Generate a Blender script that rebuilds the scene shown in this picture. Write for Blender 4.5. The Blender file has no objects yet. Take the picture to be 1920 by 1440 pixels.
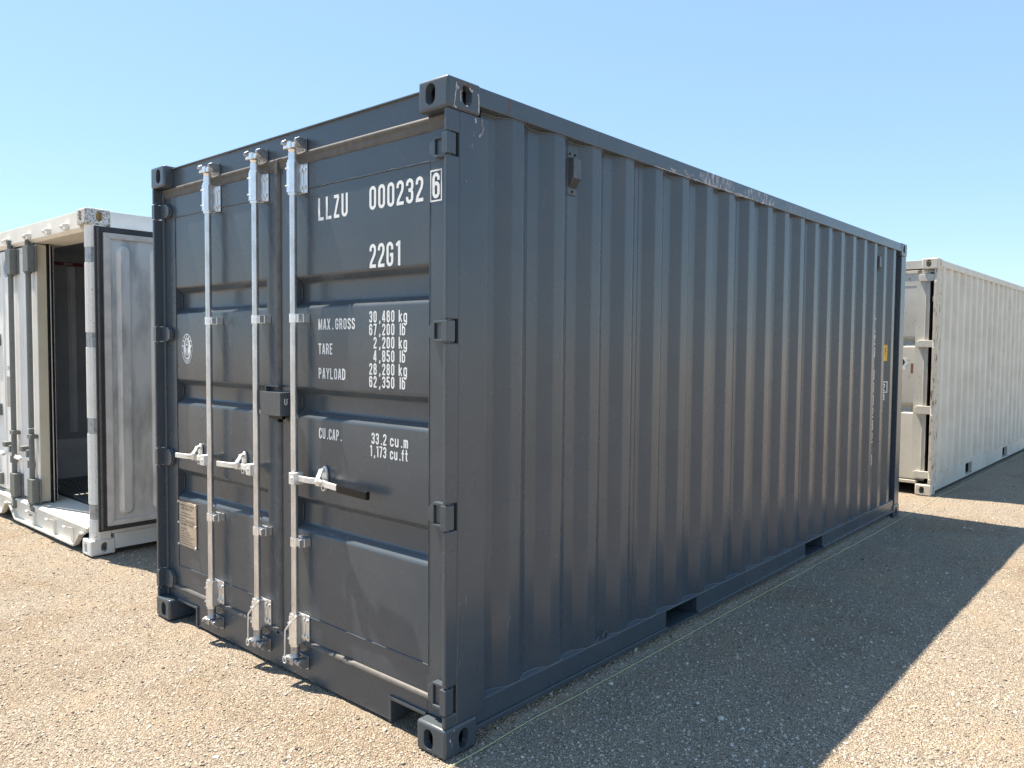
import bpy, math, random
import numpy as np
from mathutils import Vector, Matrix, noise as mnoise

random.seed(7)
rng = np.random.default_rng(7)
S = bpy.context.scene
COL = S.collection
PI = math.pi

# ------------------------------------------------------------------ camera
cam_d = bpy.data.cameras.new("camera")
cam = bpy.data.objects.new("camera", cam_d)
COL.objects.link(cam)
S.camera = cam
cam_d.sensor_fit = 'HORIZONTAL'
cam_d.sensor_width = 36.0
cam_d.lens = 27.4667
cam_d.clip_start = 0.05
cam_d.clip_end = 3000
_r = Vector((0.65889834, -0.75218676, 0.00824983))
_d = Vector((-0.02989954, -0.03714664, -0.99886243))
_f = Vector((0.75163755, 0.65790212, -0.0469659))
M = Matrix.Identity(4)
for i in range(3):
    M[i][0] = _r[i]
    M[i][1] = -_d[i]
    M[i][2] = -_f[i]
M.translation = Vector((-2.0347063, -2.10652856, 1.58762446))
cam.matrix_world = M

# ------------------------------------------------------------------ light
SUN = Vector((-0.09, 0.419, 1.0)).normalized()
world = bpy.data.worlds.new("World")
S.world = world
world.use_nodes = True
nt = world.node_tree
nt.nodes.clear()
sky = nt.nodes.new('ShaderNodeTexSky')
sky.sky_type = 'NISHITA'
sky.sun_disc = False
sky.sun_elevation = math.asin(SUN.z)
sky.sun_rotation = math.atan2(SUN.x, SUN.y)
sky.altitude = 300
sky.air_density = 1.0
sky.dust_density = 0.45
sky.ozone_density = 3.0
bg = nt.nodes.new('ShaderNodeBackground')
bg.inputs[1].default_value = 0.102
wo = nt.nodes.new('ShaderNodeOutputWorld')
# thin even desert haze veiling the clear sky
haze = nt.nodes.new('ShaderNodeMix')
haze.data_type = 'RGBA'
haze.inputs[0].default_value = 0.55
haze.inputs[7].default_value = (1.58, 2.55, 3.5, 1)
nt.links.new(sky.outputs[0], haze.inputs[6])
nt.links.new(haze.outputs[2], bg.inputs[0])
nt.links.new(bg.outputs[0], wo.inputs[0])

sl = bpy.data.lights.new("sun", 'SUN')
sl.energy = 5.0
sl.angle = math.radians(0.53)
sl.color = (1.0, 0.87, 0.70)
so = bpy.data.objects.new("sun", sl)
COL.objects.link(so)
so.rotation_euler = SUN.to_track_quat('Z', 'Y').to_euler()

vs = S.view_settings
vs.view_transform = 'Standard'
vs.look = 'None'
vs.exposure = 1.38
vs.gamma = 1.0
vs.use_curve_mapping = False
S.cycles.max_bounces = 8


# ------------------------------------------------------------------ materials
def newmat(name):
    m = bpy.data.materials.new(name)
    m.use_nodes = True
    n = m.node_tree.nodes
    return m, m.node_tree, n, m.node_tree.links, n['Principled BSDF']


def math_n(t, op, a, b=None, clamp=False):
    n = t.nodes.new('ShaderNodeMath')
    n.operation = op
    n.use_clamp = clamp
    for i, v in enumerate((a, b)):
        if v is None:
            continue
        if isinstance(v, (int, float)):
            n.inputs[i].default_value = v
        else:
            t.links.new(v, n.inputs[i])
    return n.outputs[0]


def noise_n(t, co, scale, detail=4, rough=0.55, vec=None):
    n = t.nodes.new('ShaderNodeTexNoise')
    n.inputs['Scale'].default_value = scale
    n.inputs['Detail'].default_value = detail
    n.inputs['Roughness'].default_value = rough
    if vec is not None:
        mp = t.nodes.new('ShaderNodeMapping')
        mp.inputs['Scale'].default_value = vec
        t.links.new(co, mp.inputs[0])
        co = mp.outputs[0]
    t.links.new(co, n.inputs['Vector'])
    return n.outputs[0]


def ramp_n(t, fac, stops):
    n = t.nodes.new('ShaderNodeValToRGB')
    e = n.color_ramp.elements
    while len(e) < len(stops):
        e.new(0.5)
    for el, (p, c) in zip(e, stops):
        el.position = p
        el.color = (c[0], c[1], c[2], 1) if isinstance(c, (tuple, list)) else (c, c, c, 1)
    t.links.new(fac, n.inputs[0])
    return n.outputs[0]


def mix_n(t, fac, a, b):
    n = t.nodes.new('ShaderNodeMix')
    n.data_type = 'RGBA'
    if isinstance(fac, (int, float)):
        n.inputs[0].default_value = fac
    else:
        t.links.new(fac, n.inputs[0])
    for i, v in ((6, a), (7, b)):
        if isinstance(v, (tuple, list)):
            n.inputs[i].default_value = (v[0], v[1], v[2], 1)
        else:
            t.links.new(v, n.inputs[i])
    return n.outputs[2]


def objco(t):
    return t.nodes.new('ShaderNodeTexCoord').outputs['Object']


def bump_n(t, h, strength, dist, bsdf):
    b = t.nodes.new('ShaderNodeBump')
    b.inputs['Strength'].default_value = strength
    b.inputs['Distance'].default_value = dist
    t.links.new(h, b.inputs['Height'])
    t.links.new(b.outputs[0], bsdf.inputs['Normal'])


def scuff_mask(t, co, spots):
    """spots: (centre, radii, noise stretch, threshold)"""
    out = None
    for c, r, st, th in spots:
        mp = t.nodes.new('ShaderNodeMapping')
        mp.vector_type = 'TEXTURE'
        mp.inputs['Location'].default_value = c
        mp.inputs['Scale'].default_value = r
        t.links.new(co, mp.inputs[0])
        ln = t.nodes.new('ShaderNodeVectorMath')
        ln.operation = 'LENGTH'
        t.links.new(mp.outputs[0], ln.inputs[0])
        fall = math_n(t, 'SUBTRACT', 1.0, ln.outputs['Value'], True)
        fall = math_n(t, 'MULTIPLY', fall, 2.0, True)
        nz = noise_n(t, co, 1.0, 5, 0.65, st)
        v = math_n(t, 'MULTIPLY', nz, fall)
        v = math_n(t, 'SUBTRACT', v, th)
        v = math_n(t, 'MULTIPLY', v, 14.0, True)
        out = v if out is None else math_n(t, 'MAXIMUM', out, v)
    return out


def paint(name, base, rough=0.27, spots=(), scuffcol=(0.62, 0.6, 0.6), dust=0.10, dustcol=(0.25, 0.22, 0.19), bump=0.03, rust=None, spec=0.6):
    m, t, n, l, b = newmat(name)
    co = objco(t)
    nz = noise_n(t, co, 3.0, 5)
    d = ramp_n(t, nz, [(0.35, 0.0), (0.8, dust)])
    col = mix_n(t, d, base, dustcol)
    fine = noise_n(t, co, 90, 3)
    r = math_n(t, 'MULTIPLY_ADD', nz, 0.14)
    r.node.inputs[2].default_value = rough - 0.07
    if rust:
        rn = noise_n(t, co, rust[0], 7, 0.7, rust[2] if len(rust) > 2 else None)
        rm = ramp_n(t, rn, [(rust[1], 0.0), (rust[1] + 0.04, 1.0)])
        rc = ramp_n(t, fine, [(0.3, (0.085, 0.06, 0.048)), (0.7, (0.22, 0.17, 0.135))])
        col = mix_n(t, rm, col, rc)
        r = math_n(t, 'MULTIPLY_ADD', rm, 0.4)
        r.node.inputs[2].default_value = rough
    if spots:
        mk = scuff_mask(t, co, spots)
        pn = noise_n(t, co, 25, 3)
        sc = ramp_n(t, pn, [(0.38, (scuffcol[0] * 0.45, scuffcol[1] * 0.38, scuffcol[2] * 0.38)), (0.55, scuffcol)])
        col = mix_n(t, mk, col, sc)
        r2 = math_n(t, 'MULTIPLY', mk, 0.3)
        r = math_n(t, 'ADD', r, r2, True)
    l.new(col, b.inputs['Base Color'])
    l.new(r, b.inputs['Roughness'])
    b.inputs['Specular IOR Level'].default_value = spec
    low = noise_n(t, co, 3.2, 1, 0.4)
    bl = t.nodes.new('ShaderNodeBump')
    bl.inputs['Distance'].default_value = 0.0035
    bl.inputs['Strength'].default_value = 1.0
    l.new(low, bl.inputs['Height'])
    bf = t.nodes.new('ShaderNodeBump')
    bf.inputs['Distance'].default_value = 0.004
    bf.inputs['Strength'].default_value = min(1.0, bump * 1.2)
    l.new(fine, bf.inputs['Height'])
    l.new(bl.outputs[0], bf.inputs['Normal'])
    l.new(bf.outputs[0], b.inputs['Normal'])
    return m


def metal(name, col, rough, metallic=1.0, var=0.12, stretch=(1, 1, 1), scale=40, low=0.62):
    m, t, n, l, b = newmat(name)
    co = objco(t)
    nz = noise_n(t, co, scale, 5, 0.6, stretch)
    c2 = tuple(c * low for c in col)
    c = ramp_n(t, nz, [(0.32, c2), (0.55, col)])
    l.new(c, b.inputs['Base Color'])
    b.inputs['Metallic'].default_value = metallic
    r = math_n(t, 'MULTIPLY_ADD', nz, var)
    r.node.inputs[2].default_value = rough
    l.new(r, b.inputs['Roughness'])
    return m


def plain(name, col, rough=0.5, spec=0.5, var=0.25, scale=30):
    m, t, n, l, b = newmat(name)
    co = objco(t)
    nz = noise_n(t, co, scale, 5)
    c = ramp_n(t, nz, [(0.3, tuple(c * (1 - var) for c in col)), (0.65, col)])
    l.new(c, b.inputs['Base Color'])
    b.inputs['Roughness'].default_value = rough
    b.inputs['Specular IOR Level'].default_value = spec
    return m


GREY = (0.050, 0.067, 0.085)
M_GREY = paint("anthracite_paint", GREY)
M_GREY_FIT = paint("anthracite_casting_paint", GREY, 0.42, bump=0.12)
M_GREY_POST = paint("anthracite_paint_scratched", GREY, spots=[
    ((0.10, 0.0, 0.60), (0.04, 0.05, 0.25), (140, 60, 9), 0.62),
    ((0.12, 0.0, 1.20), (0.03, 0.05, 0.20), (150, 60, 6), 0.64)])
M_GREY_RAIL = paint("anthracite_paint_scraped", GREY, spots=[
    ((1.75, 0.0, 2.53), (0.30, 0.09, 0.03), (16, 30, 50), 0.56),
    ((2.15, 0.0, 2.55), (0.42, 0.10, 0.075), (75, 30, 11), 0.505),
    ((2.75, 0.0, 2.545), (0.45, 0.10, 0.065), (75, 30, 11), 0.515),
    ((2.40, 0.0, 2.517), (0.95, 0.06, 0.014), (12, 30, 60), 0.49),
    ((3.3, 0.0, 2.545), (0.3, 0.10, 0.06), (70, 30, 11), 0.56)], scuffcol=(0.50, 0.48, 0.49))
M_ZINC = metal("galvanised_steel", (0.86, 0.87, 0.88), 0.27, 0.9, 0.10, (1, 1, 1), 30, 0.86)
def rod_metal():
    m, t, n, l, b = newmat("drawn_galvanised_tube")
    co = objco(t)
    nz = noise_n(t, co, 14, 4, 0.6, (1, 1, 0.5))
    c = ramp_n(t, nz, [(0.3, (0.50, 0.50, 0.50)), (0.6, (0.72, 0.72, 0.73))])
    l.new(c, b.inputs['Base Color'])
    b.inputs['Metallic'].default_value = 0.92
    b.inputs['Roughness'].default_value = 0.24
    b.inputs['Anisotropic'].default_value = 0.85
    b.inputs['Anisotropic Rotation'].default_value = 0.25
    tg = n.new('ShaderNodeTangent')
    tg.direction_type = 'RADIAL'
    tg.axis = 'Z'
    l.new(tg.outputs[0], b.inputs['Tangent'])
    return m


M_ROD = rod_metal()
M_ZINC_LT = metal("cast_zinc_handle", (0.82, 0.82, 0.80), 0.36, 0.6, 0.2, (1, 1, 1), 120, 0.8)
M_CAM = metal("forged_cam_steel", (0.45, 0.46, 0.48), 0.30, 0.9, 0.25, scale=50)
M_RUBBER = plain("door_seal_rubber", (0.115, 0.112, 0.108), 0.55, 0.4, 0.35, 18)
M_BLACK = plain("black_rubber_grip", (0.007, 0.007, 0.008), 0.30, 0.25)
M_DARK = plain("underside_primer", (0.03, 0.03, 0.032), 0.8, 0.2)
M_WHITE = plain("white_vinyl_lettering", (0.80, 0.82, 0.82), 0.45, 0.4, 0.06, 60)
M_INK = plain("dark_print_ink", (0.03, 0.045, 0.08), 0.5)
M_PLATE = plain("stamped_data_plate", (0.55, 0.44, 0.32), 0.42, 0.5, 0.2, 60)
M_PINK = plain("engraved_plate_text", (0.20, 0.15, 0.11), 0.5)
M_YELLOW = plain("yellow_sticker", (0.75, 0.48, 0.03), 0.4)
M_VENT = plain("grey_plastic_vent", (0.085, 0.10, 0.115), 0.42)

M_RW = paint("white_reefer_paint", (0.83, 0.83, 0.81), 0.45, dust=0.55, dustcol=(0.60, 0.56, 0.48), rust=(16, 0.76), bump=0.05)
M_RWFIT = paint("white_chipped_casting_paint", (0.80, 0.79, 0.75), 0.6, dust=0.35, dustcol=(0.45, 0.42, 0.37), rust=(60, 0.62), bump=0.3)
M_RCAST = paint("chipped_casting", (0.62, 0.63, 0.62), 0.65, dust=0.5, dustcol=(0.40, 0.39, 0.36), rust=(75, 0.515), bump=0.4)
M_RSILL = paint("white_dirty_sill_paint", (0.80, 0.78, 0.71), 0.55, dust=0.4, dustcol=(0.52, 0.44, 0.33), rust=(22, 0.68), bump=0.12)
M_RDOORIN = metal("door_liner_steel", (0.66, 0.65, 0.63), 0.42, 0.5, 0.25, (1, 1, 0.3), 8)
M_RSEAL = plain("weathered_door_seal", (0.05, 0.05, 0.052), 0.5, 0.5, 0.4, 12)
M_RFRAME = plain("door_liner_frame", (0.62, 0.58, 0.54), 0.5, 0.5, 0.2, 12)
M_REDGE = paint("cream_door_edge_paint", (0.60, 0.56, 0.44), 0.5, dust=0.5, dustcol=(0.42, 0.36, 0.27), rust=(40, 0.68), bump=0.15)
M_RROD = plain("grey_painted_lock_rod", (0.17, 0.18, 0.17), 0.55, 0.4, 0.15)
M_RIN = plain("grey_liner", (0.33, 0.36, 0.40), 0.5, 0.4, 0.2, 4)
M_RIN2 = plain("kick_plate", (0.62, 0.66, 0.70), 0.45, 0.5, 0.2, 4)
M_RED = plain("red_load_line_tape", (0.20, 0.045, 0.06), 0.5)
M_ALU = metal("aluminium_floor", (0.45, 0.46, 0.47), 0.4, 0.9, 0.2)
M_HINGE = metal("bare_hinge_steel", (0.42, 0.44, 0.46), 0.38, 0.9, 0.25)
M_BLUE = plain("blue_badge_print", (0.03, 0.11, 0.30), 0.4)
M_TAN = plain("dusty_casting_inside", (0.55, 0.42, 0.22), 0.9, 0.2, 0.3, 40)
M_GLABEL = plain("grey_info_label", (0.36, 0.34, 0.31), 0.5)

M_CR = paint("cream_container_paint", (0.60, 0.58, 0.52), 0.5, dust=0.75, dustcol=(0.44, 0.40, 0.32), rust=(14, 0.70, (1, 1, 0.4)), bump=0.10)
M_CRDOOR = paint("cream_door_paint", (0.56, 0.55, 0.50), 0.62, dust=0.7, dustcol=(0.40, 0.38, 0.33), rust=(18, 0.635, (1.6, 1.6, 0.45)), bump=0.08)
M_CRPOST = paint("cream_rusty_post_paint", (0.56, 0.52, 0.44), 0.6, dust=0.5, dustcol=(0.42, 0.36, 0.28), rust=(24, 0.55, (1, 1, 0.35)), bump=0.3)
M_CRFIT = paint("cream_chipped_casting_paint", (0.58, 0.55, 0.48), 0.6, dust=0.6, dustcol=(0.40, 0.36, 0.3), rust=(26, 0.62), bump=0.25)
M_RUST = plain("rust_patch", (0.26, 0.14, 0.10), 0.8, 0.2, 0.4, 60)
M_STRING = plain("yellow_green_string", (0.62, 0.62, 0.34), 0.7, 0.2, 0.2, 200)


# ------------------------------------------------------------------ mesh builder
class MB:
    def __init__(s):
        s.v, s.f, s.sm = [], [], []

    def add(s, vs, fs, smooth=False):
        o = len(s.v)
        s.v += [tuple(p) for p in vs]
        s.f += [tuple(i + o for i in f) for f in fs]
        s.sm += [smooth] * len(fs)
        return s

    def box(s, x0, x1, y0, y1, z0, z1):
        vs = [(x, y, z) for z in (z0, z1) for y in (y0, y1) for x in (x0, x1)]
        return s.add(vs, [(0, 2, 3, 1), (4, 5, 7, 6), (0, 1, 5, 4), (2, 6, 7, 3), (0, 4, 6, 2), (1, 3, 7, 5)])

    def tube(s, a, b, r, n=14, r2=None, caps=True, smooth=True, rot=0.0):
        a, b = Vector(a), Vector(b)
        d = (b - a).normalized()
        u = d.orthogonal().normalized() if abs(d.z) < 0.99 else Vector((1, 0, 0))
        w = d.cross(u)
        r2 = r if r2 is None else r2
        R1 = [a + (u * math.cos(t) + w * math.sin(t)) * r for t in [rot + 2 * PI * i / n for i in range(n)]]
        R2 = [b + (u * math.cos(t) + w * math.sin(t)) * r2 for t in [rot + 2 * PI * i / n for i in range(n)]]
        s.add(R1 + R2, [(i, (i + 1) % n, n + (i + 1) % n, n + i) for i in range(n)], smooth)
        if caps:
            s.add(R1, [tuple(range(n))[::-1]])
            s.add(R2, [tuple(range(n))])
        return s

    def wire(s, pts, r, n=6):
        for a, b in zip(pts[:-1], pts[1:]):
            s.tube(a, b, r, n)
        return s

    def prism(s, poly, axis, a0, a1):
        """poly of 2D points; axis 0: (y,z) extruded in x; 1: (x,z) in y; 2: (x,y) in z"""
        def P(p, a):
            return {0: (a, p[0], p[1]), 1: (p[0], a, p[1]), 2: (p[0], p[1], a)}[axis]
        n = len(poly)
        vs = [P(p, a0) for p in poly] + [P(p, a1) for p in poly]
        area = sum(poly[i][0] * poly[(i + 1) % n][1] - poly[(i + 1) % n][0] * poly[i][1] for i in range(n))
        flip = (area < 0) ^ (axis == 1) ^ (a1 < a0)
        fs = [tuple(range(n))[::-1], tuple(range(n, 2 * n))] + [(i, (i + 1) % n, n + (i + 1) % n, n + i) for i in range(n)]
        if flip:
            fs = [f[::-1] for f in fs]
        return s.add(vs, fs)

    def sweep(s, pts, w, t, up=(0, 0, 1)):
        """rectangular bar along pts; w along up, t across"""
        up = Vector(up)
        P = [Vector(p) for p in pts]
        ring = []
        for i, p in enumerate(P):
            d = (P[min(i + 1, len(P) - 1)] - P[max(i - 1, 0)]).normalized()
            sd = d.cross(up).normalized()
            ring.append([p + sd * t / 2 + up * w / 2, p - sd * t / 2 + up * w / 2, p - sd * t / 2 - up * w / 2, p + sd * t / 2 - up * w / 2])
        vs = [q for r in ring for q in r]
        fs = []
        for i in range(len(P) - 1):
            for k in range(4):
                a, b = i * 4 + k, i * 4 + (k + 1) % 4
                fs.append((a, b, b + 4, a + 4))
        e = (len(P) - 1) * 4
        fs += [(3, 2, 1, 0), (e, e + 1, e + 2, e + 3)]
        return s.add(vs, fs)

    def map(s, fn, flip=False):
        s.v = [tuple(fn(*p)) for p in s.v]
        if flip:
            s.f = [f[::-1] for f in s.f]
        return s

    def obj(s, name, mat, parent=None, bevel=0.0, seg=2):
        me = bpy.data.meshes.new(name)
        me.from_pydata(s.v, [], s.f)
        me.polygons.foreach_set('use_smooth', s.sm)
        me.materials.append(mat)
        me.update()
        o = bpy.data.objects.new(name, me)
        COL.objects.link(o)
        o.parent = parent
        if bevel:
            b = o.modifiers.new("bevel", 'BEVEL')
            b.width = bevel
            b.segments = seg
            b.limit_method = 'ANGLE'
            b.angle_limit = math.radians(35)
        return o


def thing(name, label, cat, loc=(0, 0, 0), rz=0.0, group=None):
    o = bpy.data.objects.new(name, None)
    o.empty_display_size = 0.2
    COL.objects.link(o)
    o.location = loc
    o.rotation_euler = (0, 0, rz)
    o['label'] = label
    o['category'] = cat
    if group:
        o['group'] = group
    return o


def clone(src, parent, fn=None):
    c = src.copy()
    COL.objects.link(c)
    c.parent = parent
    return c


# ------------------------------------------------------------------ stroke lettering
def arc(cx, cy, rx, ry, a0, a1, n=7):
    return [(cx + rx * math.cos(math.radians(a0 + (a1 - a0) * i / n)), cy + ry * math.sin(math.radians(a0 + (a1 - a0) * i / n))) for i in range(n + 1)]


l_, r_, c_, R_ = 0.07, 0.37, 0.22, 0.15
def top(h=0.78, rev=False):
    a = arc(c_, h, R_, R_, 180, 0)
    return a[::-1] if rev else a
def bot(h=0.22, rev=False):
    a = arc(c_, h, R_, R_, 0, -180)
    return a[::-1] if rev else a
_loop = lambda a, b: (bot(a) + top(b), True)
XH = 0.72
G = {
    '0': [_loop(.22, .78)], 'O': [_loop(.22, .78)],
    '1': [([(.25, 0), (.25, 1)], 0), ([(.07, .82), (.21, .93)], 0)],
    '2': [([(l_, .70)] + top() + [(r_, .68), (.33, .55), (.11, .22), (.075, .07)], 0), ([(0.01, .07), (.44, .07)], 0)],
    '3': [([(l_, .72)] + top() + [(r_, .68)] + arc(c_, .66, R_, .13, 0, -90, 4) + [(.15, .53)], 0), ([(.15, .53)] + arc(c_, .39, R_, .14, 90, 0, 4) + bot() + [(l_, .28)], 0)],
    '4': [([(.30, 0), (.30, 1)], 0), ([(.27, .96), (.05, .32)], 0), ([(0, .25), (.44, .25)], 0)],
    '5': [([(.41, .93), (.08, .93), (.08, .52)], 0), ([(.08, .50), (.11, .58)] + arc(c_, .45, R_, .16, 100, 0, 5) + bot() + [(l_, .28)], 0)],
    '6': [_loop(.22, .44), ([(l_, .40)] + top() + [(r_, .70)], 0)],
    '7': [([(0, .93), (.44, .93)], 0), ([(.37, .90), (.16, 0)], 0)],
    '8': [_loop(.21, .38), (arc(c_, .66, R_ * .95, .13, 0, -180) + arc(c_, .79, R_ * .95, .14, 180, 0), True)],
    'A': [([(.05, 0), (.19, 1)], 0), ([(.39, 0), (.25, 1)], 0), ([(.1, .27), (.34, .27)], 0)],
    'B': [([(l_, 0), (l_, 1)], 0), ([(l_, .93), (.22, .93)] + arc(.22, .74, .14, .19, 90, -90, 6) + [(l_, .53)], 0), ([(l_, .53), (.22, .53)] + arc(.22, .30, .15, .23, 90, -90, 6) + [(l_, .07)], 0)],
    'C': [([(r_, .66)] + top(rev=True) + bot(rev=True) + [(r_, .34)], 0)],
    'D': [([(l_, .07), (l_, .93), (.20, .93)] + arc(.20, .76, .17, .17, 90, 0, 4) + arc(.20, .24, .17, .17, 0, -90, 4), True)],
    'E': [([(l_, 0), (l_, 1)], 0), ([(l_, .93), (.40, .93)], 0), ([(l_, .52), (.36, .52)], 0), ([(l_, .07), (.40, .07)], 0)],
    'F': [([(l_, 0), (l_, 1)], 0), ([(l_, .93), (.40, .93)], 0), ([(l_, .50), (.36, .50)], 0)],
    'G': [([(r_, .68)] + top(rev=True) + bot(rev=True) + [(r_, .47), (.22, .47)], 0)],
    'H': [([(l_, 0), (l_, 1)], 0), ([(r_, 0), (r_, 1)], 0), ([(l_, .5), (r_, .5)], 0)],
    'I': [([(c_, 0), (c_, 1)], 0)],
    'K': [([(l_, 0), (l_, 1)], 0), ([(.39, 1), (.10, .45)], 0), ([(.17, .58), (.40, 0)], 0)],
    'L': [([(l_, 1), (l_, .07), (.41, .07)], 0)],
    'M': [([(l_, 0), (l_, 1)], 0), ([(.49, 0), (.49, 1)], 0), ([(.08, .95), (.28, .12), (.48, .95)], 0)],
    'N': [([(l_, 0), (l_, 1)], 0), ([(r_, 0), (r_, 1)], 0), ([(.08, .95), (.36, .05)], 0)],
    'P': [([(l_, 0), (l_, 1)], 0), ([(l_, .93), (.22, .93)] + arc(.22, .70, .15, .23, 90, -90, 6) + [(l_, .47)], 0)],
    'R': [([(l_, 0), (l_, 1)], 0), ([(l_, .93), (.22, .93)] + arc(.22, .71, .15, .22, 90, -90, 6) + [(l_, .49)], 0), ([(.24, .49), (.33, .40), (.38, 0)], 0)],
    'S': [([(r_, .70)] + top(rev=True) + [(l_, .70), (.11, .60), (.33, .42), (r_, .32)] + bot() + [(l_, .30)], 0)],
    'T': [([(0, .93), (.44, .93)], 0), ([(c_, 0), (c_, .93)], 0)],
    'U': [([(l_, 1)] + bot(rev=True) + [(r_, 1)], 0)],
    'V': [([(.05, 1), (.20, 0.03)], 0), ([(.39, 1), (.24, 0.03)], 0)],
    'X': [([(.06, 0), (.38, 1)], 0), ([(.06, 1), (.38, 0)], 0)],
    'Y': [([(.05, 1), (.22, .42), (.39, 1)], 0), ([(.22, .45), (.22, 0)], 0)],
    'Z': [([(.03, .93), (.38, .93)], 0), ([(.36, .92), (.08, .08)], 0), ([(.03, .07), (.42, .07)], 0)],
    'k': [([(l_, 0), (l_, 1)], 0), ([(.36, .70), (.11, .34)], 0), ([(.17, .44), (.38, 0)], 0)],
    'g': [(bot(.20) + arc(c_, .52, R_, R_, 180, 0), True), ([(r_, XH), (r_, -.08)] + bot(-.08) + [(l_, -.06)], 0)],
    'l': [([(c_, 0), (c_, 1)], 0)],
    'b': [([(l_, 0), (l_, 1)], 0), (bot(.20) + arc(c_, .52, R_, R_, 180, 0), True)],
    'c': [([(r_, .46)] + arc(c_, .52, R_, R_, 0, 180) + bot(.20, True) + [(r_, .26)], 0)],
    'u': [([(l_, XH)] + bot(.20, True) + [(r_, .3)], 0), ([(r_, 0), (r_, XH)], 0)],
    'm': [([(l_, 0), (l_, XH)], 0), ([(l_, .55)] + arc(.17, .55, .10, .11, 180, 0, 5) + [(.27, 0)], 0), ([(.27, .55)] + arc(.37, .55, .10, .11, 180, 0, 5) + [(.47, 0)], 0)],
    'f': [([(.16, 0), (.16, .80)] + arc(.28, .80, .12, .13, 180, 80, 4), 0), ([(.02, .64), (.34, .64)], 0)],
    't': [([(.16, 1), (.16, .18)] + arc(.28, .18, .12, .11, 180, 280, 4), 0), ([(.02, .66), (.34, .66)], 0)],
    '.': [([(.22, 0), (.22, .15)], 0)],
    ',': [([(.24, .14), (.22, -.02), (.17, -.14)], 0)],
    '/': [([(.06, 0), (.38, 1)], 0)],
}
WID = {'M': .56, 'm': .54, '.': .30, ',': .34, ' ': .34, '1': .36, 'I': .26, 'l': .30, 'f': .36, 't': .36}


def ribbon(pts, closed, t, out):
    P = [Vector(p) for p in pts]
    Q = [P[0]]
    for p in P[1:]:
        if (p - Q[-1]).length > 1e-4:
            Q.append(p)
    if closed and (Q[0] - Q[-1]).length < 1e-4:
        Q.pop()
    P = Q
    n = len(P)
    L, Rr = [], []
    for i in range(n):
        if closed:
            a, b = P[i] - P[i - 1], P[(i + 1) % n] - P[i]
        else:
            a = P[i] - P[i - 1] if i else P[1] - P[0]
            b = P[i + 1] - P[i] if i < n - 1 else a
        a, b = a.normalized(), b.normalized()
        na, nb = Vector((-a.y, a.x)), Vector((-b.y, b.x))
        m = (na + nb)
        m = m.normalized() if m.length > 1e-5 else na
        k = t / 2 / max(0.45, m.dot(na))
        L.append(P[i] + m * k)
        Rr.append(P[i] - m * k)
    o = len(out[0])
    out[0].extend([tuple(p) for p in L] + [tuple(p) for p in Rr])
    for i in range(n if closed else n - 1):
        j = (i + 1) % n
        out[1].append((o + i, o + n + i, o + n + j, o + j))


def text2d(txt, u0, v0, h, width=None, mono=None, sx=1.0, t=0.14, ends=None):
    """glyph quads on (u,v). width: total width to fit; mono: fixed advance"""
    gap = 0.13
    tot = 0
    adv = []
    for ch in txt:
        a = WID.get(ch, .44)
        adv.append(a + gap)
        tot += a + gap
    tot -= gap
    if width:
        sx = width / (tot * h)
    V, F = [], []
    u = 0
    for i, ch in enumerate(txt):
        if ch != ' ':
            uu = u if not mono else i * mono / h + (0.5 * (mono / h - WID.get(ch, .44) * sx))
            for q, (pts, cl) in enumerate(G[ch]):
                o = [[], []]
                # crossing strokes sit a hair above one another
                ribbon([(p[0] * sx, p[1]) for p in pts], cl, t, o)
                b = len(V)
                V += [(u0 + (p[0] + uu) * h, v0 + p[1] * h, 0.0003 * q) for p in o[0]]
                F += [tuple(k + b for k in f) for f in o[1]]
        u += adv[i] * sx
    return V, F


def letter_front(mb, txt, y_left, z, h, x, width=None, mono=None, sx=1.0, t=0.14):
    V, F = text2d(txt, 0, 0, h, width, mono, sx, t)
    mb.add([(x - d, y_left - u, z + v) for u, v, d in V], F)


def letter_side(mb, txt, x_left, z, h, y, width=None, mono=None, sx=1.0, t=0.14):
    V, F = text2d(txt, 0, 0, h, width, mono, sx, t)
    mb.add([(x_left + u, y - d, z + v) for u, v, d in V], F)


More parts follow.
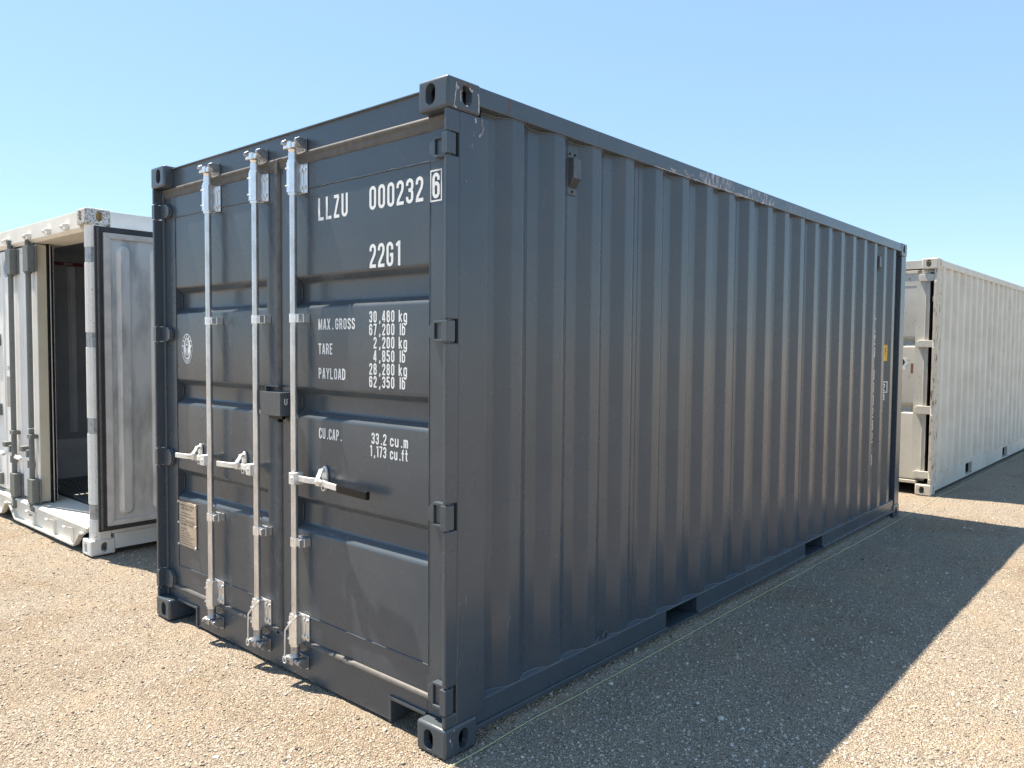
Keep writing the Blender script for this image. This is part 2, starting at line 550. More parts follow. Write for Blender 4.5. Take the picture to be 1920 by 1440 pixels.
# ------------------------------------------------------------------ container parts
def fitting_mb(x, y, z, lx=0.178, ly=0.162, lz=0.118, front=True, side=True):
    """hollow corner casting with oval apertures, near low corner at x,y,z"""
    mb = MB()

    def face(org, eu, ev, lu, lv, cu, cv, hw, hh, en, hole=True):
        org, eu, ev, en = Vector(org), Vector(eu), Vector(ev), Vector(en)
        org = org + (eu + ev) * 0.011
        lu, lv, cu, cv = lu - 0.022, lv - 0.022, cu - 0.011, cv - 0.011
        if not hole:
            q = [org, org + eu * lu, org + eu * lu + ev * lv, org + ev * lv]
            mb.add(q, [(0, 1, 2, 3)])
            return
        ang = sorted(set([round(2 * PI * i / 20, 5) for i in range(20)] + [round(math.atan2(b - cv, a - cu) % (2 * PI), 5) for a, b in ((0, 0), (lu, 0), (0, lv), (lu, lv))]))
        inn, outp = [], []
        for a in ang:
            ca, sa = math.cos(a), math.sin(a)
            # stadium: straight sides, round ends
            st = hh - hw
            # intersection of ray with stadium (long axis v)
            k = hw / abs(ca) if abs(ca) > 1e-6 else 1e9
            if abs(k * sa) > st:
                # hit the round cap centred at (0, +-st)
                cy = st if sa > 0 else -st
                bq = -sa * cy
                disc = bq * bq - (cy * cy - hw * hw)
                k = -bq + math.sqrt(max(disc, 0))
            inn.append((cu + k * ca, cv + k * sa))
            kk = []
            if ca > 1e-6: kk.append((lu - cu) / ca)
            if ca < -1e-6: kk.append(-cu / ca)
            if sa > 1e-6: kk.append((lv - cv) / sa)
            if sa < -1e-6: kk.append(-cv / sa)
            k2 = min(kk)
            outp.append((cu + k2 * ca, cv + k2 * sa))
        n = len(ang)
        T = lambda p, d=0: org + eu * p[0] + ev * p[1] - en * d
        vs = [T(p) for p in outp] + [T(p) for p in inn] + [T((cu + (p[0] - cu) * 0.93, cv + (p[1] - cv) * 0.95), 0.030) for p in inn]
        fs = []
        for i in range(n):
            j = (i + 1) % n
            fs.append((i, j, n + j, n + i))
            fs.append((n + i, n + j, 2 * n + j, 2 * n + i))
        mb.add(vs, fs)

    import bmesh
    rr = 0.011
    bm = bmesh.new()
    bmesh.ops.create_cube(bm, size=1)
    for v in bm.verts:
        v.co = Vector((x + lx / 2 + v.co.x * lx, y + ly / 2 + v.co.y * ly, z + lz / 2 + v.co.z * lz))
    bmesh.ops.bevel(bm, geom=list(bm.edges), offset=rr, segments=3, profile=0.5, affect='EDGES')
    bm.verts.ensure_lookup_table()
    big = sorted(bm.faces, key=lambda f: -f.calc_area())[:6]
    keep = [tuple(v.index for v in f.verts) for f in bm.faces if f not in big]
    bm.verts.index_update()
    keep = [tuple(v.index for v in f.verts) for f in bm.faces if f not in big]
    mb.add([tuple(v.co) for v in bm.verts], keep, True)
    bm.free()
    X, Y, Z = x + lx, y + ly, z + lz
    hw, hh = 0.0265, 0.0405
    cvz = 0.056 if z < 1 else lz - 0.056
    inner = lambda: None
    cyf = 0.094 if y < 1 else ly - 0.094
    cxs = 0.101 if x < 1 else lx - 0.101
    # front (-x) & back (+x)
    face((x, Y, z), (0, -1, 0), (0, 0, 1), ly, lz, ly - cyf, cvz, hw, hh, (-1, 0, 0), x < 1)
    face((X, y, z), (0, 1, 0), (0, 0, 1), ly, lz, cyf, cvz, hw, hh, (1, 0, 0), x > 1)
    face((x, y, z), (1, 0, 0), (0, 0, 1), lx, lz, cxs, cvz, hw, hh, (0, -1, 0), y < 1)
    face((X, Y, z), (-1, 0, 0), (0, 0, 1), lx, lz, lx - cxs, cvz, hw, hh, (0, 1, 0), y > 1)
    face((x, y, Z), (1, 0, 0), (0, 1, 0), lx, ly, lx / 2, ly / 2, 0.030, 0.062, (0, 0, 1), z > 1)
    face((x, Y, z), (1, 0, 0), (0, -1, 0), lx, ly, lx / 2, ly / 2, 0.030, 0.062, (0, 0, -1), z < 1)
    return mb


def corner_fittings(parent, L, W, H, mat, special=None):
    for x in (0, L - 0.178):
        for y in (0, W - 0.162):
            for z in (0, H - 0.118):
                key = (x == 0, y == 0, z == 0)
                m = (special or {}).get(key, mat)
                mb = fitting_mb(x, y, z)
                mb.obj("corner_fitting", m, parent)


def corr_profile(x0, pitch, n, xs, xe, outer, slope, inner, yo, yi, rr=0.006):
    """2-D polyline (x,y) of a corrugated sheet from xs to xe with rounded bends"""
    pts = [(xs, yi)]
    for k in range(n):
        a = x0 + pitch * k
        pts += [(a - slope, yi), (a, yo), (a + outer, yo), (a + outer + slope, yi)]
    pts.append((xe, yi))
    out = [pts[0]]
    for i in range(1, len(pts) - 1):
        p0, p, p1 = Vector(pts[i - 1]), Vector(pts[i]), Vector(pts[i + 1])
        d0, d1 = (p0 - p).normalized(), (p1 - p).normalized()
        A, B = p + d0 * rr, p + d1 * rr
        for s in (0, 0.33, 0.67, 1):
            q = A.lerp(p, s).lerp(p.lerp(B, s), s)
            out.append((q.x, q.y))
    out.append(pts[-1])
    return out


def split_profile(prof, cuts):
    """split polyline at x positions"""
    segs, cur = [], [prof[0]]
    cuts = list(cuts)
    for a, b in zip(prof[:-1], prof[1:]):
        while cuts and a[0] < cuts[0] <= b[0]:
            f = (cuts[0] - a[0]) / (b[0] - a[0])
            p = (cuts[0], a[1] + f * (b[1] - a[1]))
            cur.append(p)
            segs.append(cur)
            cur = [p]
            cuts.pop(0)
        cur.append(b)
    segs.append(cur)
    return segs


def wall_sheet(prof, z0, z1, ny=lambda y: y, flip=False, zs=None):
    mb = MB()
    zs = zs or [z0, z1]
    n = len(prof)
    vs = [(p[0], ny(p[1]), z) for z in zs for p in prof]
    fs = []
    for j in range(len(zs) - 1):
        for i in range(n - 1):
            f = (j * n + i, j * n + i + 1, (j + 1) * n + i + 1, (j + 1) * n + i)
            fs.append(f[::-1] if flip else f)
    return mb.add(vs, fs)


# =================================================================== GROUND
def ground_z(x, y):
    h = 0.010 * mnoise.noise(Vector((x * 0.9, y * 0.9, 3.1))) + 0.006 * mnoise.noise(Vector((x * 3.1, y * 3.1, 9.0))) + 0.003 * mnoise.noise(Vector((x * 9, y * 9, 1.0)))
    h -= 0.006
    # shallow ruts left by loaders driving along the row
    w = y + 0.25 * mnoise.noise(Vector((x * 0.35, 4.0, 2.0)))
    h += 0.007 * math.sin(w * 13.0) * max(0.0, mnoise.noise(Vector((x * 0.5, y * 0.8, 6.0))) + 0.25)
    # gravel banked up under the dark container
    if 0.16 < x < 5.9 and -0.03 < y < 2.42:
        f = min(1, (x - 0.16) / 0.1) * min(1, (5.9 - x) / 0.1) * min(1, (y + 0.03) / 0.09) * min(1, (2.42 - y) / 0.1)
        h += 0.044 * f * f * (3 - 2 * f)
    return h


def axis_coords(lo, hi, step, far):
    a = list(np.arange(lo, hi + 1e-6, step))
    s, x = step, hi
    while x < far:
        s *= 1.35
        x += s
        a.append(x)
    s, x = step, lo
    while x > -far:
        s *= 1.35
        x -= s
        a.insert(0, x)
    return a


gx = axis_coords(-2.6, 9.0, 0.05, 900)
gy = axis_coords(-3.2, 7.0, 0.05, 900)
gv = [(x, y, ground_z(x, y) if (abs(x) < 30 and abs(y) < 30) else -0.006) for y in gy for x in gx]
nx = len(gx)
gf = [(j * nx + i, j * nx + i + 1, (j + 1) * nx + i + 1, (j + 1) * nx + i) for j in range(len(gy) - 1) for i in range(nx - 1)]


def gravel_mat():
    m, t, n, l, b = newmat("gravel_ground")
    co = objco(t)
    v1 = n.new('ShaderNodeTexVoronoi')
    v1.inputs['Scale'].default_value = 125
    v1.inputs['Randomness'].default_value = 1.0
    v2 = n.new('ShaderNodeTexVoronoi')
    v2.inputs['Scale'].default_value = 290
    wob = noise_n(t, co, 60, 2)
    mp = n.new('ShaderNodeVectorMath'); mp.operation = 'ADD'
    l.new(co, mp.inputs[0])
    sc = n.new('ShaderNodeVectorMath'); sc.operation = 'SCALE'
    sc.inputs['Scale'].default_value = 0.006
    nn = n.new('ShaderNodeTexNoise'); nn.inputs['Scale'].default_value = 70
    l.new(co, nn.inputs['Vector'])
    l.new(nn.outputs['Color'], sc.inputs[0])
    l.new(sc.outputs[0], mp.inputs[1])
    l.new(mp.outputs[0], v1.inputs['Vector'])
    l.new(mp.outputs[0], v2.inputs['Vector'])
    sep = n.new('ShaderNodeSeparateColor')
    l.new(v1.outputs['Color'], sep.inputs[0])
    sep2 = n.new('ShaderNodeSeparateColor')
    l.new(v2.outputs['Color'], sep2.inputs[0])
    stone = ramp_n(t, sep.outputs[0], [(0.0, (0.148, 0.121, 0.102)), (0.25, (0.319, 0.271, 0.216)), (0.6, (0.467, 0.407, 0.331)), (0.9, (0.581, 0.525, 0.451)), (1.0, (0.752, 0.715, 0.661))])
    grit = ramp_n(t, sep2.outputs[0], [(0.0, (0.205, 0.168, 0.132)), (0.5, (0.445, 0.385, 0.307)), (1.0, (0.627, 0.560, 0.469))])
    col = mix_n(t, 0.45, stone, grit)
    big = noise_n(t, co, 0.8, 5)
    bm_ = ramp_n(t, big, [(0.38, (0.90, 0.84, 0.77)), (0.5, (1, 1, 1)), (0.66, (1.05, 1.0, 0.94))])
    mul = n.new('ShaderNodeMix'); mul.data_type = 'RGBA'; mul.blend_type = 'MULTIPLY'; mul.inputs[0].default_value = 1.0
    l.new(col, mul.inputs[6]); l.new(bm_, mul.inputs[7])
    # sandy, orange patches
    sand = noise_n(t, co, 2.3, 6, 0.6)
    sm = ramp_n(t, sand, [(0.52, 0.0), (0.70, 0.6)])
    col = mix_n(t, sm, mul.outputs[2], (0.52, 0.415, 0.30))
    l.new(col, b.inputs['Base Color'])
    b.inputs['Roughness'].default_value = 0.95
    b.inputs['Specular IOR Level'].default_value = 0.15
    h1 = math_n(t, 'MULTIPLY', v1.outputs['Distance'], -1.0)
    h2 = math_n(t, 'MULTIPLY_ADD', v2.outputs['Distance'], -0.45)
    l.new(h1, h2.node.inputs[2])
    rnd = math_n(t, 'MULTIPLY_ADD', sep.outputs[1], 0.35)
    l.new(h2, rnd.node.inputs[2])
    bump_n(t, rnd, 1.0, 0.016, b)
    return m


M_GROUND = gravel_mat()
g = MB()
g.v, g.f, g.sm = gv, gf, [True] * len(gf)
ground = g.obj("ground", M_GROUND)
ground['kind'] = 'structure'
ground['label'] = 'tan gravel yard'


def pebble_mat():
    m, t, n, l, b = newmat("loose_gravel_stone")
    at = n.new('ShaderNodeAttribute')
    at.attribute_name = 'tone'
    c = ramp_n(t, at.outputs['Fac'], [(0.0, (0.114, 0.098, 0.090)), (0.15, (0.251, 0.208, 0.180)), (0.45, (0.445, 0.381, 0.307)), (0.8, (0.570, 0.513, 0.432)), (1.0, (0.730, 0.705, 0.685))])
    co = objco(t)
    f = noise_n(t, co, 240, 3)
    fr = ramp_n(t, f, [(0.3, 0.75), (0.7, 1.1)])
    mul = n.new('ShaderNodeMix'); mul.data_type = 'RGBA'; mul.blend_type = 'MULTIPLY'; mul.inputs[0].default_value = 1.0
    l.new(c, mul.inputs[6]); l.new(fr, mul.inputs[7])
    l.new(mul.outputs[2], b.inputs['Base Color'])
    b.inputs['Roughness'].default_value = 0.9
    b.inputs['Specular IOR Level'].default_value = 0.2
    return m


M_PEB = pebble_mat()
_p = (1 + 5 ** 0.5) / 2
ICO_V = np.array([(-1, _p, 0), (1, _p, 0), (-1, -_p, 0), (1, -_p, 0), (0, -1, _p), (0, 1, _p), (0, -1, -_p), (0, 1, -_p), (_p, 0, -1), (_p, 0, 1), (-_p, 0, -1), (-_p, 0, 1)], float)
ICO_V /= np.linalg.norm(ICO_V[0])
ICO_F = np.array([(0, 11, 5), (0, 5, 1), (0, 1, 7), (0, 7, 10), (0, 10, 11), (1, 5, 9), (5, 11, 4), (11, 10, 2), (10, 7, 6), (7, 1, 8), (3, 9, 4), (3, 4, 2), (3, 2, 6), (3, 6, 8), (3, 8, 9), (4, 9, 5), (2, 4, 11), (6, 2, 10), (8, 6, 7), (9, 8, 1)])


def in_boxes(x, y):
    a = (x > 0.02) & (x < 6.04) & (y > 0.05) & (y < 2.40)
    b = (x > 0.30) & (x < 6.2) & (y > 4.08)
    c = (x > 7.40) & (y > 0.05)
    return a | b | c


def pebbles(name, N, smin, smax, power, mixed=False):
    # density concentrated near the camera, inside the field of view
    cx, cy = -2.03, -2.11
    az = math.atan2(0.6579, 0.7516)
    th = az + rng.uniform(-0.66, 0.66, N)
    r = 1.6 + (13.0 - 1.6) * rng.uniform(0, 1, N) ** power
    x, y = cx + r * np.cos(th), cy + r * np.sin(th)
    k = ~in_boxes(x, y)
    x, y = x[k], y[k]
    n = len(x)
    s = smin + (smax - smin) * rng.beta(1.1, 4.5, n)
    sx, sy, sz = s * rng.uniform(.75, 1.25, n), s * rng.uniform(.7, 1.2, n), s * rng.uniform(.38, .75, n)
    a = rng.uniform(0, 2 * PI, n)
    V = ICO_V[None] * (1 + rng.uniform(-.22, .22, (n, 12, 1)))
    tilt = rng.normal(0, .3, (n, 2))
    vx, vy, vz = V[..., 0] * sx[:, None], V[..., 1] * sy[:, None], V[..., 2] * sz[:, None]
    vz = vz + vx * tilt[:, :1] + vy * tilt[:, 1:]
    X = vx * np.cos(a)[:, None] - vy * np.sin(a)[:, None] + x[:, None]
    Y = vx * np.sin(a)[:, None] + vy * np.cos(a)[:, None] + y[:, None]
    gz = np.array([ground_z(p, q) for p, q in zip(x, y)])
    Z = vz + (gz + sz * 0.25)[:, None]
    vv = np.stack([X, Y, Z], -1).reshape(-1, 3)
    ff = (ICO_F[None] + (np.arange(n) * 12)[:, None, None]).reshape(-1, 3)
    me = bpy.data.meshes.new(name)
    me.vertices.add(len(vv))
    me.vertices.foreach_set('co', vv.ravel())
    me.loops.add(ff.size)
    me.loops.foreach_set('vertex_index', ff.ravel().astype(np.int32))
    me.polygons.add(len(ff))
    me.polygons.foreach_set('loop_start', (np.arange(len(ff)) * 3).astype(np.int32))
    me.update(calc_edges=True)
    at = me.attributes.new('tone', 'FLOAT', 'POINT')
    at.data.foreach_set('value', np.repeat(np.clip(rng.beta(0.8, 0.9, n) if mixed else rng.beta(2.4, 2.4, n), 0, 1), 12).astype(np.float32))
    me.materials.append(M_PEB)
    o = bpy.data.objects.new(name, me)
    COL.objects.link(o)
    o['kind'] = 'stuff'
    o['label'] = 'scattered larger stones on the gravel' if mixed else 'loose tan gravel over the yard'
    o['category'] = 'gravel'
    return o


pebbles("gravel", 150000, 0.0022, 0.0120, 1.35)
pebbles("coarse_gravel", 1900, 0.006, 0.017, 1.15, True)

# =================================================================== DARK CONTAINER
L, W, H = 6.058, 2.438, 2.591
BOX = thing("shipping_container", "dark grey closed shipping container with white lettering and bright lock rods", "shipping container")
corner_fittings(BOX, L, W, H, M_GREY, {(True, True, False): M_GREY_FIT, (True, True, True): M_GREY_FIT})
HZ_R = [(2.305, 2.385), (1.606, 1.688), (0.888, 0.985), (0.172, 0.274)]
XD = 0.0625           # plane of the door skins


def gaps(z0, z1, hz):
    out, a = [], z0
    for lo, hi in sorted(hz):
        out.append((a, lo - 0.004))
        a = hi + 0.004
    out.append((a, z1))
    return out


def front_post(mirror, mat):
    mb = MB()
    # side plate behind the hinge pockets, then the lipped front edge between them
    mb.box(0.068, 0.226, 0.006, 0.05, 0.118, H - 0.118)
    mb.box(0.0475, 0.0675, 0.022, 0.0495, 0.118, H - 0.118)
    for a, b in gaps(0.118, H - 0.118, HZ_R):
        mb.box(0.004, 0.0685, 0.0055, 0.024, a, b)
    if mirror:
        mb.map(lambda x, y, z: (x, W - y, z), True)
    return mb.obj("corner_post", mat, BOX, 0.005, 3)


front_post(False, M_GREY_POST)
front_post(True, M_GREY)
for mir in (0, 1):
    mb = MB().box(L - 0.145, L - 0.004, 0.006, 0.05, 0.118, H - 0.118).box(L - 0.05, L - 0.004, 0.0505, 0.10, 0.118, H - 0.118)
    if mir:
        mb.map(lambda x, y, z: (x, W - y, z), True)
    mb.obj("corner_post", M_GREY, BOX, 0.005, 3)

# header and sill of the door end
hd = MB().prism([(0.058, 2.462), (0.16, 2.462), (0.16, H - 0.012), (0.046, H - 0.012), (0.046, H - 0.020), (0.058, H - 0.020)], 1, 0.1625, W - 0.1625)
hd.box(0.0605, 0.155, 0.051, 0.162, 2.30, 2.468).box(0.0605, 0.155, W - 0.162, W - 0.051, 2.30, 2.468)
hd.obj("door_header", M_GREY, BOX, 0.003)
sill = MB()
yc0, yc1 = 0.163, 0.385
poly = [(yc0, 0.112), (yc1, 0.112), (yc1, 0.012), (W - yc1, 0.012), (W - yc1, 0.112), (W - yc0, 0.112), (W - yc0, 0.172), (yc0, 0.172)]
sill.prism(poly, 0, 0.060, 0.150)
sill.box(0.060, 0.15, 0.051, 0.1625, 0.119, 0.172).box(0.060, 0.15, W - 0.1625, W - 0.051, 0.119, 0.172)
# raised rim around each tie-down opening
for s in (0, 1):
    rim = MB().box(0.050, 0.16, yc1 - 0.006, yc1 + 0.008, 0.014, 0.124).box(0.050, 0.16, yc0 + 0.002, yc1 - 0.0065, 0.108, 0.124)
    if s:
        rim.map(lambda x, y, z: (x, W - y, z), True)
    sill.add(rim.v, rim.f)
sill.obj("door_sill", M_GREY, BOX, 0.003)

# side rails
rail_t = MB().box(0.1700, L - 0.1700, 0.003, 0.063, 2.512, 2.585)
rail_t.obj("top_side_rail", M_GREY_RAIL, BOX, 0.003)
MB().box(0.1785, L - 0.1785, W - 0.063, W - 0.003, 2.512, 2.585).obj("top_side_rail", M_GREY, BOX, 0.003)
PK = [(1.677, 2.021), (3.685, 4.035)]


def bottom_rail(mirror):
    mb = MB()
    xs = [0.1700, PK[0][0], PK[0][1], PK[1][0], PK[1][1], L - 0.1700]
    for a, b in ((0, 1), (2, 3), (4, 5)):
        mb.box(xs[a], xs[b], 0.012, 0.052, 0.0765, 0.1665)       # web
        mb.box(xs[a], xs[b], 0.001, 0.060, 0.054, 0.0760)       # bottom flange
    for a, b in ((1, 2), (3, 4)):
        mb.box(xs[a] + 0.0005, xs[b] - 0.0005, 0.010, 0.052, 0.160, 0.1665)
    if mirror:
        mb.map(lambda x, y, z: (x, W - y, z), True)
    return mb.obj("bottom_side_rail", M_GREY, BOX, 0.002)


bottom_rail(0)
bottom_rail(1)
for a, b in PK:
    mb = MB()
    mb.box(a - 0.006, a + 0.001, 0.0525, W - 0.0525, 0.046, 0.158)
    mb.box(b - 0.001, b + 0.006, 0.0525, W - 0.0525, 0.046, 0.158)
    mb.box(a + 0.0015, b - 0.0015, 0.0525, W - 0.0525, 0.152, 0.158)
    mb.box(a + 0.0015, b - 0.0015, 0.004, 0.36, 0.056, 0.066)
    mb.box(a + 0.0015, b - 0.0015, W - 0.36, W - 0.004, 0.056, 0.066)
    mb.obj("forklift_pocket", M_GREY, BOX)
# underfloor and cross members
und = MB().box(0.151, L - 0.06, 0.0535, W - 0.0535, 0.1595, 0.172)
und.obj("floor", M_DARK, BOX)
cm = MB()
for i in range(18):
    xx = 0.32 + i * 0.318
    if any(a - 0.06 < xx < b + 0.06 for a, b in PK):
        continue
    cm.box(xx, xx + 0.045, 0.053, W - 0.053, 0.05, 0.159)
cm.obj("cross_member", M_DARK, BOX)

M_LEDGE = paint("skylight_tinted_ledge_paint", (0.10, 0.125, 0.155), 0.6, dust=0.4)  # paler base and tint: sky light painted into the ledge and weld beads
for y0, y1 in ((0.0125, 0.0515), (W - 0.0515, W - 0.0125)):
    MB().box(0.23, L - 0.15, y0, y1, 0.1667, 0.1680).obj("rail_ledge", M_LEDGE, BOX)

# corrugated side walls : five welded sheets
PROF = corr_profile(0.377, 0.2788, 20, 0.2265, L - 0.146, 0.070, 0.068, 0.070, 0.012, 0.048)
CUT = [1.386, 2.501, 3.6165, 4.7315]
ZS = [0.1685, 0.55, 1.0, 1.5, 2.0, 2.35, 2.522]
for seg in split_profile(PROF, CUT):
    wall_sheet(seg, 0.16, 2.522, zs=ZS).obj("wall_panel", M_GREY, BOX)
    wall_sheet(seg, 0.16, 2.522, ny=lambda y: W - y, flip=True).obj("wall_panel", M_GREY, BOX)
wb = MB()
for zz, r in ((0.1700, 0.0032), (2.5095, 0.0028)):
    pp = [(p[0], p[1] - 0.0015, zz) for p in PROF]
    wb.wire(pp, r, 5)
for xc in CUT:
    wb.wire([(xc, 0.0465, 0.17), (xc, 0.0465, 2.51)], 0.0008, 5)
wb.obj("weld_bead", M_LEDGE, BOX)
# rear end and roof
MB().box(L - 0.05, L - 0.03, 0.1005, W - 0.1005, 0.12, H - 0.03).obj("rear_wall", M_GREY, BOX)
MB().box(L - 0.12, L - 0.006, 0.1625, W - 0.1625, 0.012, 0.119).obj("rear_sill", M_GREY, BOX)
MB().box(L - 0.08, L - 0.006, 0.1625, W - 0.1625, H - 0.1, H - 0.006).obj("rear_header", M_GREY, BOX)
rf = MB()
rp = corr_profile(0.35, 0.209, 27, 0.1605, L - 0.081, 0.091, 0.0135, 0.091, 2.584, 2.566, 0.004)
wall_ = [(p[0], p[1]) for p in rp]
rv = [(x, y, z) for y in (0.0635, W - 0.0635) for x, z in wall_]
nn = len(wall_)
rf.add(rv, [(i, i + 1, nn + i + 1, nn + i) for i in range(nn - 1)])
rf.obj("roof_panel", M_GREY, BOX)


# ---- doors
def pad_profile(zlo, zhi, grooves, x0, dep, rr=0.012):
    """(x,z) polyline from bottom to top with rounded grooves"""
    pts = [(x0, zlo)]
    for lo, hi in grooves:   # ascending
        s = 0.030
        pts += [(x0, lo), (x0 + dep, lo + s), (x0 + dep, hi - s), (x0, hi)]
    pts.append((x0, zhi))
    out = [pts[0]]
    for i in range(1, len(pts) - 1):
        p0, p, p1 = Vector(pts[i - 1]), Vector(pts[i]), Vector(pts[i + 1])
        A, B = p + (p0 - p).normalized() * rr, p + (p1 - p).normalized() * rr
        for k in range(6):
            s = k / 5
            q = A.lerp(p, s).lerp(p.lerp(B, s), s)
            out.append((q.x, q.y))
    out.append(pts[-1])
    return out


GRV = [(0.716, 0.876), (1.254, 1.390), (1.762, 1.908)]


def door_mesh(y_out, y_in, p_out, p_in):
    """right-hand door: y_out hinge edge, y_in meeting edge, panel between p_out and p_in"""
    mb = MB()
    z0, z1 = 0.19, 2.425
    mb.box(XD, XD + 0.05, y_out, p_out, z0, z1)
    mb.box(XD, XD + 0.05, p_in, y_in, z0, z1)
    mb.box(XD + 0.0004, XD + 0.049, p_out + 0.0005, p_in - 0.0005, 2.306, z1 - 0.0005)
    mb.box(XD + 0.0004, XD + 0.049, p_out + 0.0005, p_in - 0.0005, z0 + 0.0005, 0.314)
    pr = pad_profile(0.3145, 2.3055, GRV, XD + 0.0015, 0.040, 0.009)
    n = len(pr)
    ys = [p_out + 0.0003, p_in - 0.0003]
    vs = [(x, y, z) for y in ys for x, z in pr]
    mb.add(vs, [(i, n + i, n + i + 1, i + 1)[::-1] for i in range(n - 1)], True)
    # weld beads framing the panel
    rs = random.Random(int(p_out * 1000))
    def bead(a, b, k, r=0.0024):
        pts = []
        for i in range(k + 1):
            f = i / k
            pts.append((XD - 0.0002 + rs.uniform(-.0006, .0006), a[0] + (b[0] - a[0]) * f + rs.uniform(-.0012, .0012), a[1] + (b[1] - a[1]) * f + rs.uniform(-.0012, .0012)))
        mb.wire(pts, r, 5)
    bead((p_out, 2.306), (p_in, 2.306), 24, 0.0032)
    bead((p_out, 0.314), (p_in, 0.314), 24, 0.0032)
    bead((p_out, 0.314), (p_out, 2.40), 40)
    for lo, hi in GRV:
        mb.wire([(XD + 0.036, p_in - 0.003, lo + 0.045), (XD + 0.036, p_in - 0.003, hi - 0.045)], 0.004, 5)
        mb.wire([(XD + 0.036, p_out + 0.003, lo + 0.045), (XD + 0.036, p_out + 0.003, hi - 0.045)], 0.004, 5)
    return mb


MIR = lambda x, y, z: (x, W - y, z)
RD = door_mesh(0.036, 1.2025, 0.162, 1.083).obj("door", M_GREY, BOX)
RD['label'] = "right door with white lettering"
ld = door_mesh(0.036, 1.2025, 0.162, 1.112)
ld.map(MIR, True)
LD = ld.obj("door", M_GREY, BOX)
LD['label'] = "left door with round badge and data plate"


def hinge_mb(zc, hh, rims=True):
    """leaf with raised rims plus knuckle in the pocket of the post"""
    mb = MB()
    h = hh / 2
    po = [(0.030, zc - h), (0.105, zc - h), (0.138, zc - h * 0.55), (0.138, zc + h * 0.45), (0.105, zc + h), (0.030, zc + h)]
    mb.prism(po, 0, XD - 0.017, XD - 0.0005)
    if rims:
        for a, b in ((po[0], po[1]), (po[4], po[5])):
            sg_ = 1 if a[1] < zc else -1
            q = [a, b, (b[0], b[1] + sg_ * 0.011), (a[0], a[1] + sg_ * 0.011)]
            mb.prism(q, 0, XD - 0.031, XD - 0.0175)
        # solid nose of the leaf
        mb.prism([(0.1055, zc - h), (0.138, zc - h * 0.55), (0.138, zc + h * 0.45), (0.1055, zc + h)], 0, XD - 0.027, XD - 0.0175)
        mb.box(XD - 0.026, XD - 0.0175, 0.030, 0.070, zc + 0.002, zc + 0.010)
    else:
        mb.prism([(0.035, zc - h * 0.97), (0.104, zc - h * 0.97), (0.134, zc - h * 0.55), (0.134, zc + h * 0.45), (0.104, zc + h * 0.97), (0.035, zc + h * 0.97)], 0, XD - 0.026, XD - 0.0172)
    # knuckle
    mb.box(0.002, 0.046, 0.002, 0.034, zc - h + 0.001, zc + h - 0.001)
    # pin ends
    mb.tube((0.022, 0.018, zc - h - 0.014), (0.022, 0.018, zc + h + 0.014), 0.010, 10)
    return mb


for lo, hi in HZ_R:
    hinge_mb((lo + hi) / 2, hi - lo).obj("hinge", M_GREY, RD, 0.0025)
    hinge_mb((lo + hi) / 2, hi - lo, False).map(MIR, True).obj("hinge", M_GREY, LD, 0.0025)


# seals
def seal_top(ya, yb, side):
    """horizontal double lip seal with a slightly wavy lower lip"""
    mb = MB()
    n = 120
    rows = []
    for i in range(n + 1):
        y = ya + (yb - ya) * i / n
        w = 0.0016 * abs(math.sin(y * 19.0 + 1.3 * math.sin(y * 5.0))) + 0.0012 * mnoise.noise(Vector((y * 9, 2.0, side)))
        prof = [(0.0600, 2.474), (0.0500, 2.472), (0.0465, 2.463), (0.0500, 2.452), (0.0545, 2.450), (0.0530, 2.441), (0.0578 - w, 2.430), (0.0590 - w * 0.9, 2.4215), (0.0615, 2.4190)]
        rows.append([(x, y, z) for x, z in prof])
    m = len(rows[0])
    vs = [p for r in rows for p in r]
    fs = [(i * m + k, (i + 1) * m + k, (i + 1) * m + k + 1, i * m + k + 1)[::-1] for i in range(n) for k in range(m - 1)]
    mb.add(vs, [f[::-1] for f in fs], True)
    return mb


seal_top(0.036, 1.2285, 0).obj("seal", M_RUBBER, RD)
seal_top(1.2335, W - 0.036, 1).obj("seal", M_RUBBER, LD)


def seal_bottom(ya, yb, mir):
    mb = MB()
    n = 60
    prof0 = [(0.0612, 0.2005), (0.052, 0.197), (0.045, 0.188), (0.0475, 0.179), (0.055, 0.1745), (0.0605, 0.1735)]
    vs = []
    for i in range(n + 1):
        y = ya + (yb - ya) * i / n
        w = 0.002 * mnoise.noise(Vector((y * 6, 7.0, mir))) + (0.004 if abs(y - 0.66) < 0.02 and not mir else 0)
        vs += [(x - (w if 0 < k < 5 else 0), y, z) for k, (x, z) in enumerate(prof0)]
    m = len(prof0)
    mb.add(vs, [(i * m + k, (i + 1) * m + k, (i + 1) * m + k + 1, i * m + k + 1) for i in range(n) for k in range(m - 1)], True)
    return mb


M_SEALPAINT = plain("painted_over_seal", (0.10, 0.095, 0.09), 0.42, 0.5, 0.3, 20)
seal_bottom(0.05, 1.2090, 0).obj("seal", M_SEALPAINT, RD)
seal_bottom(1.2290, W - 0.05, 1).obj("seal", M_SEALPAINT, LD)
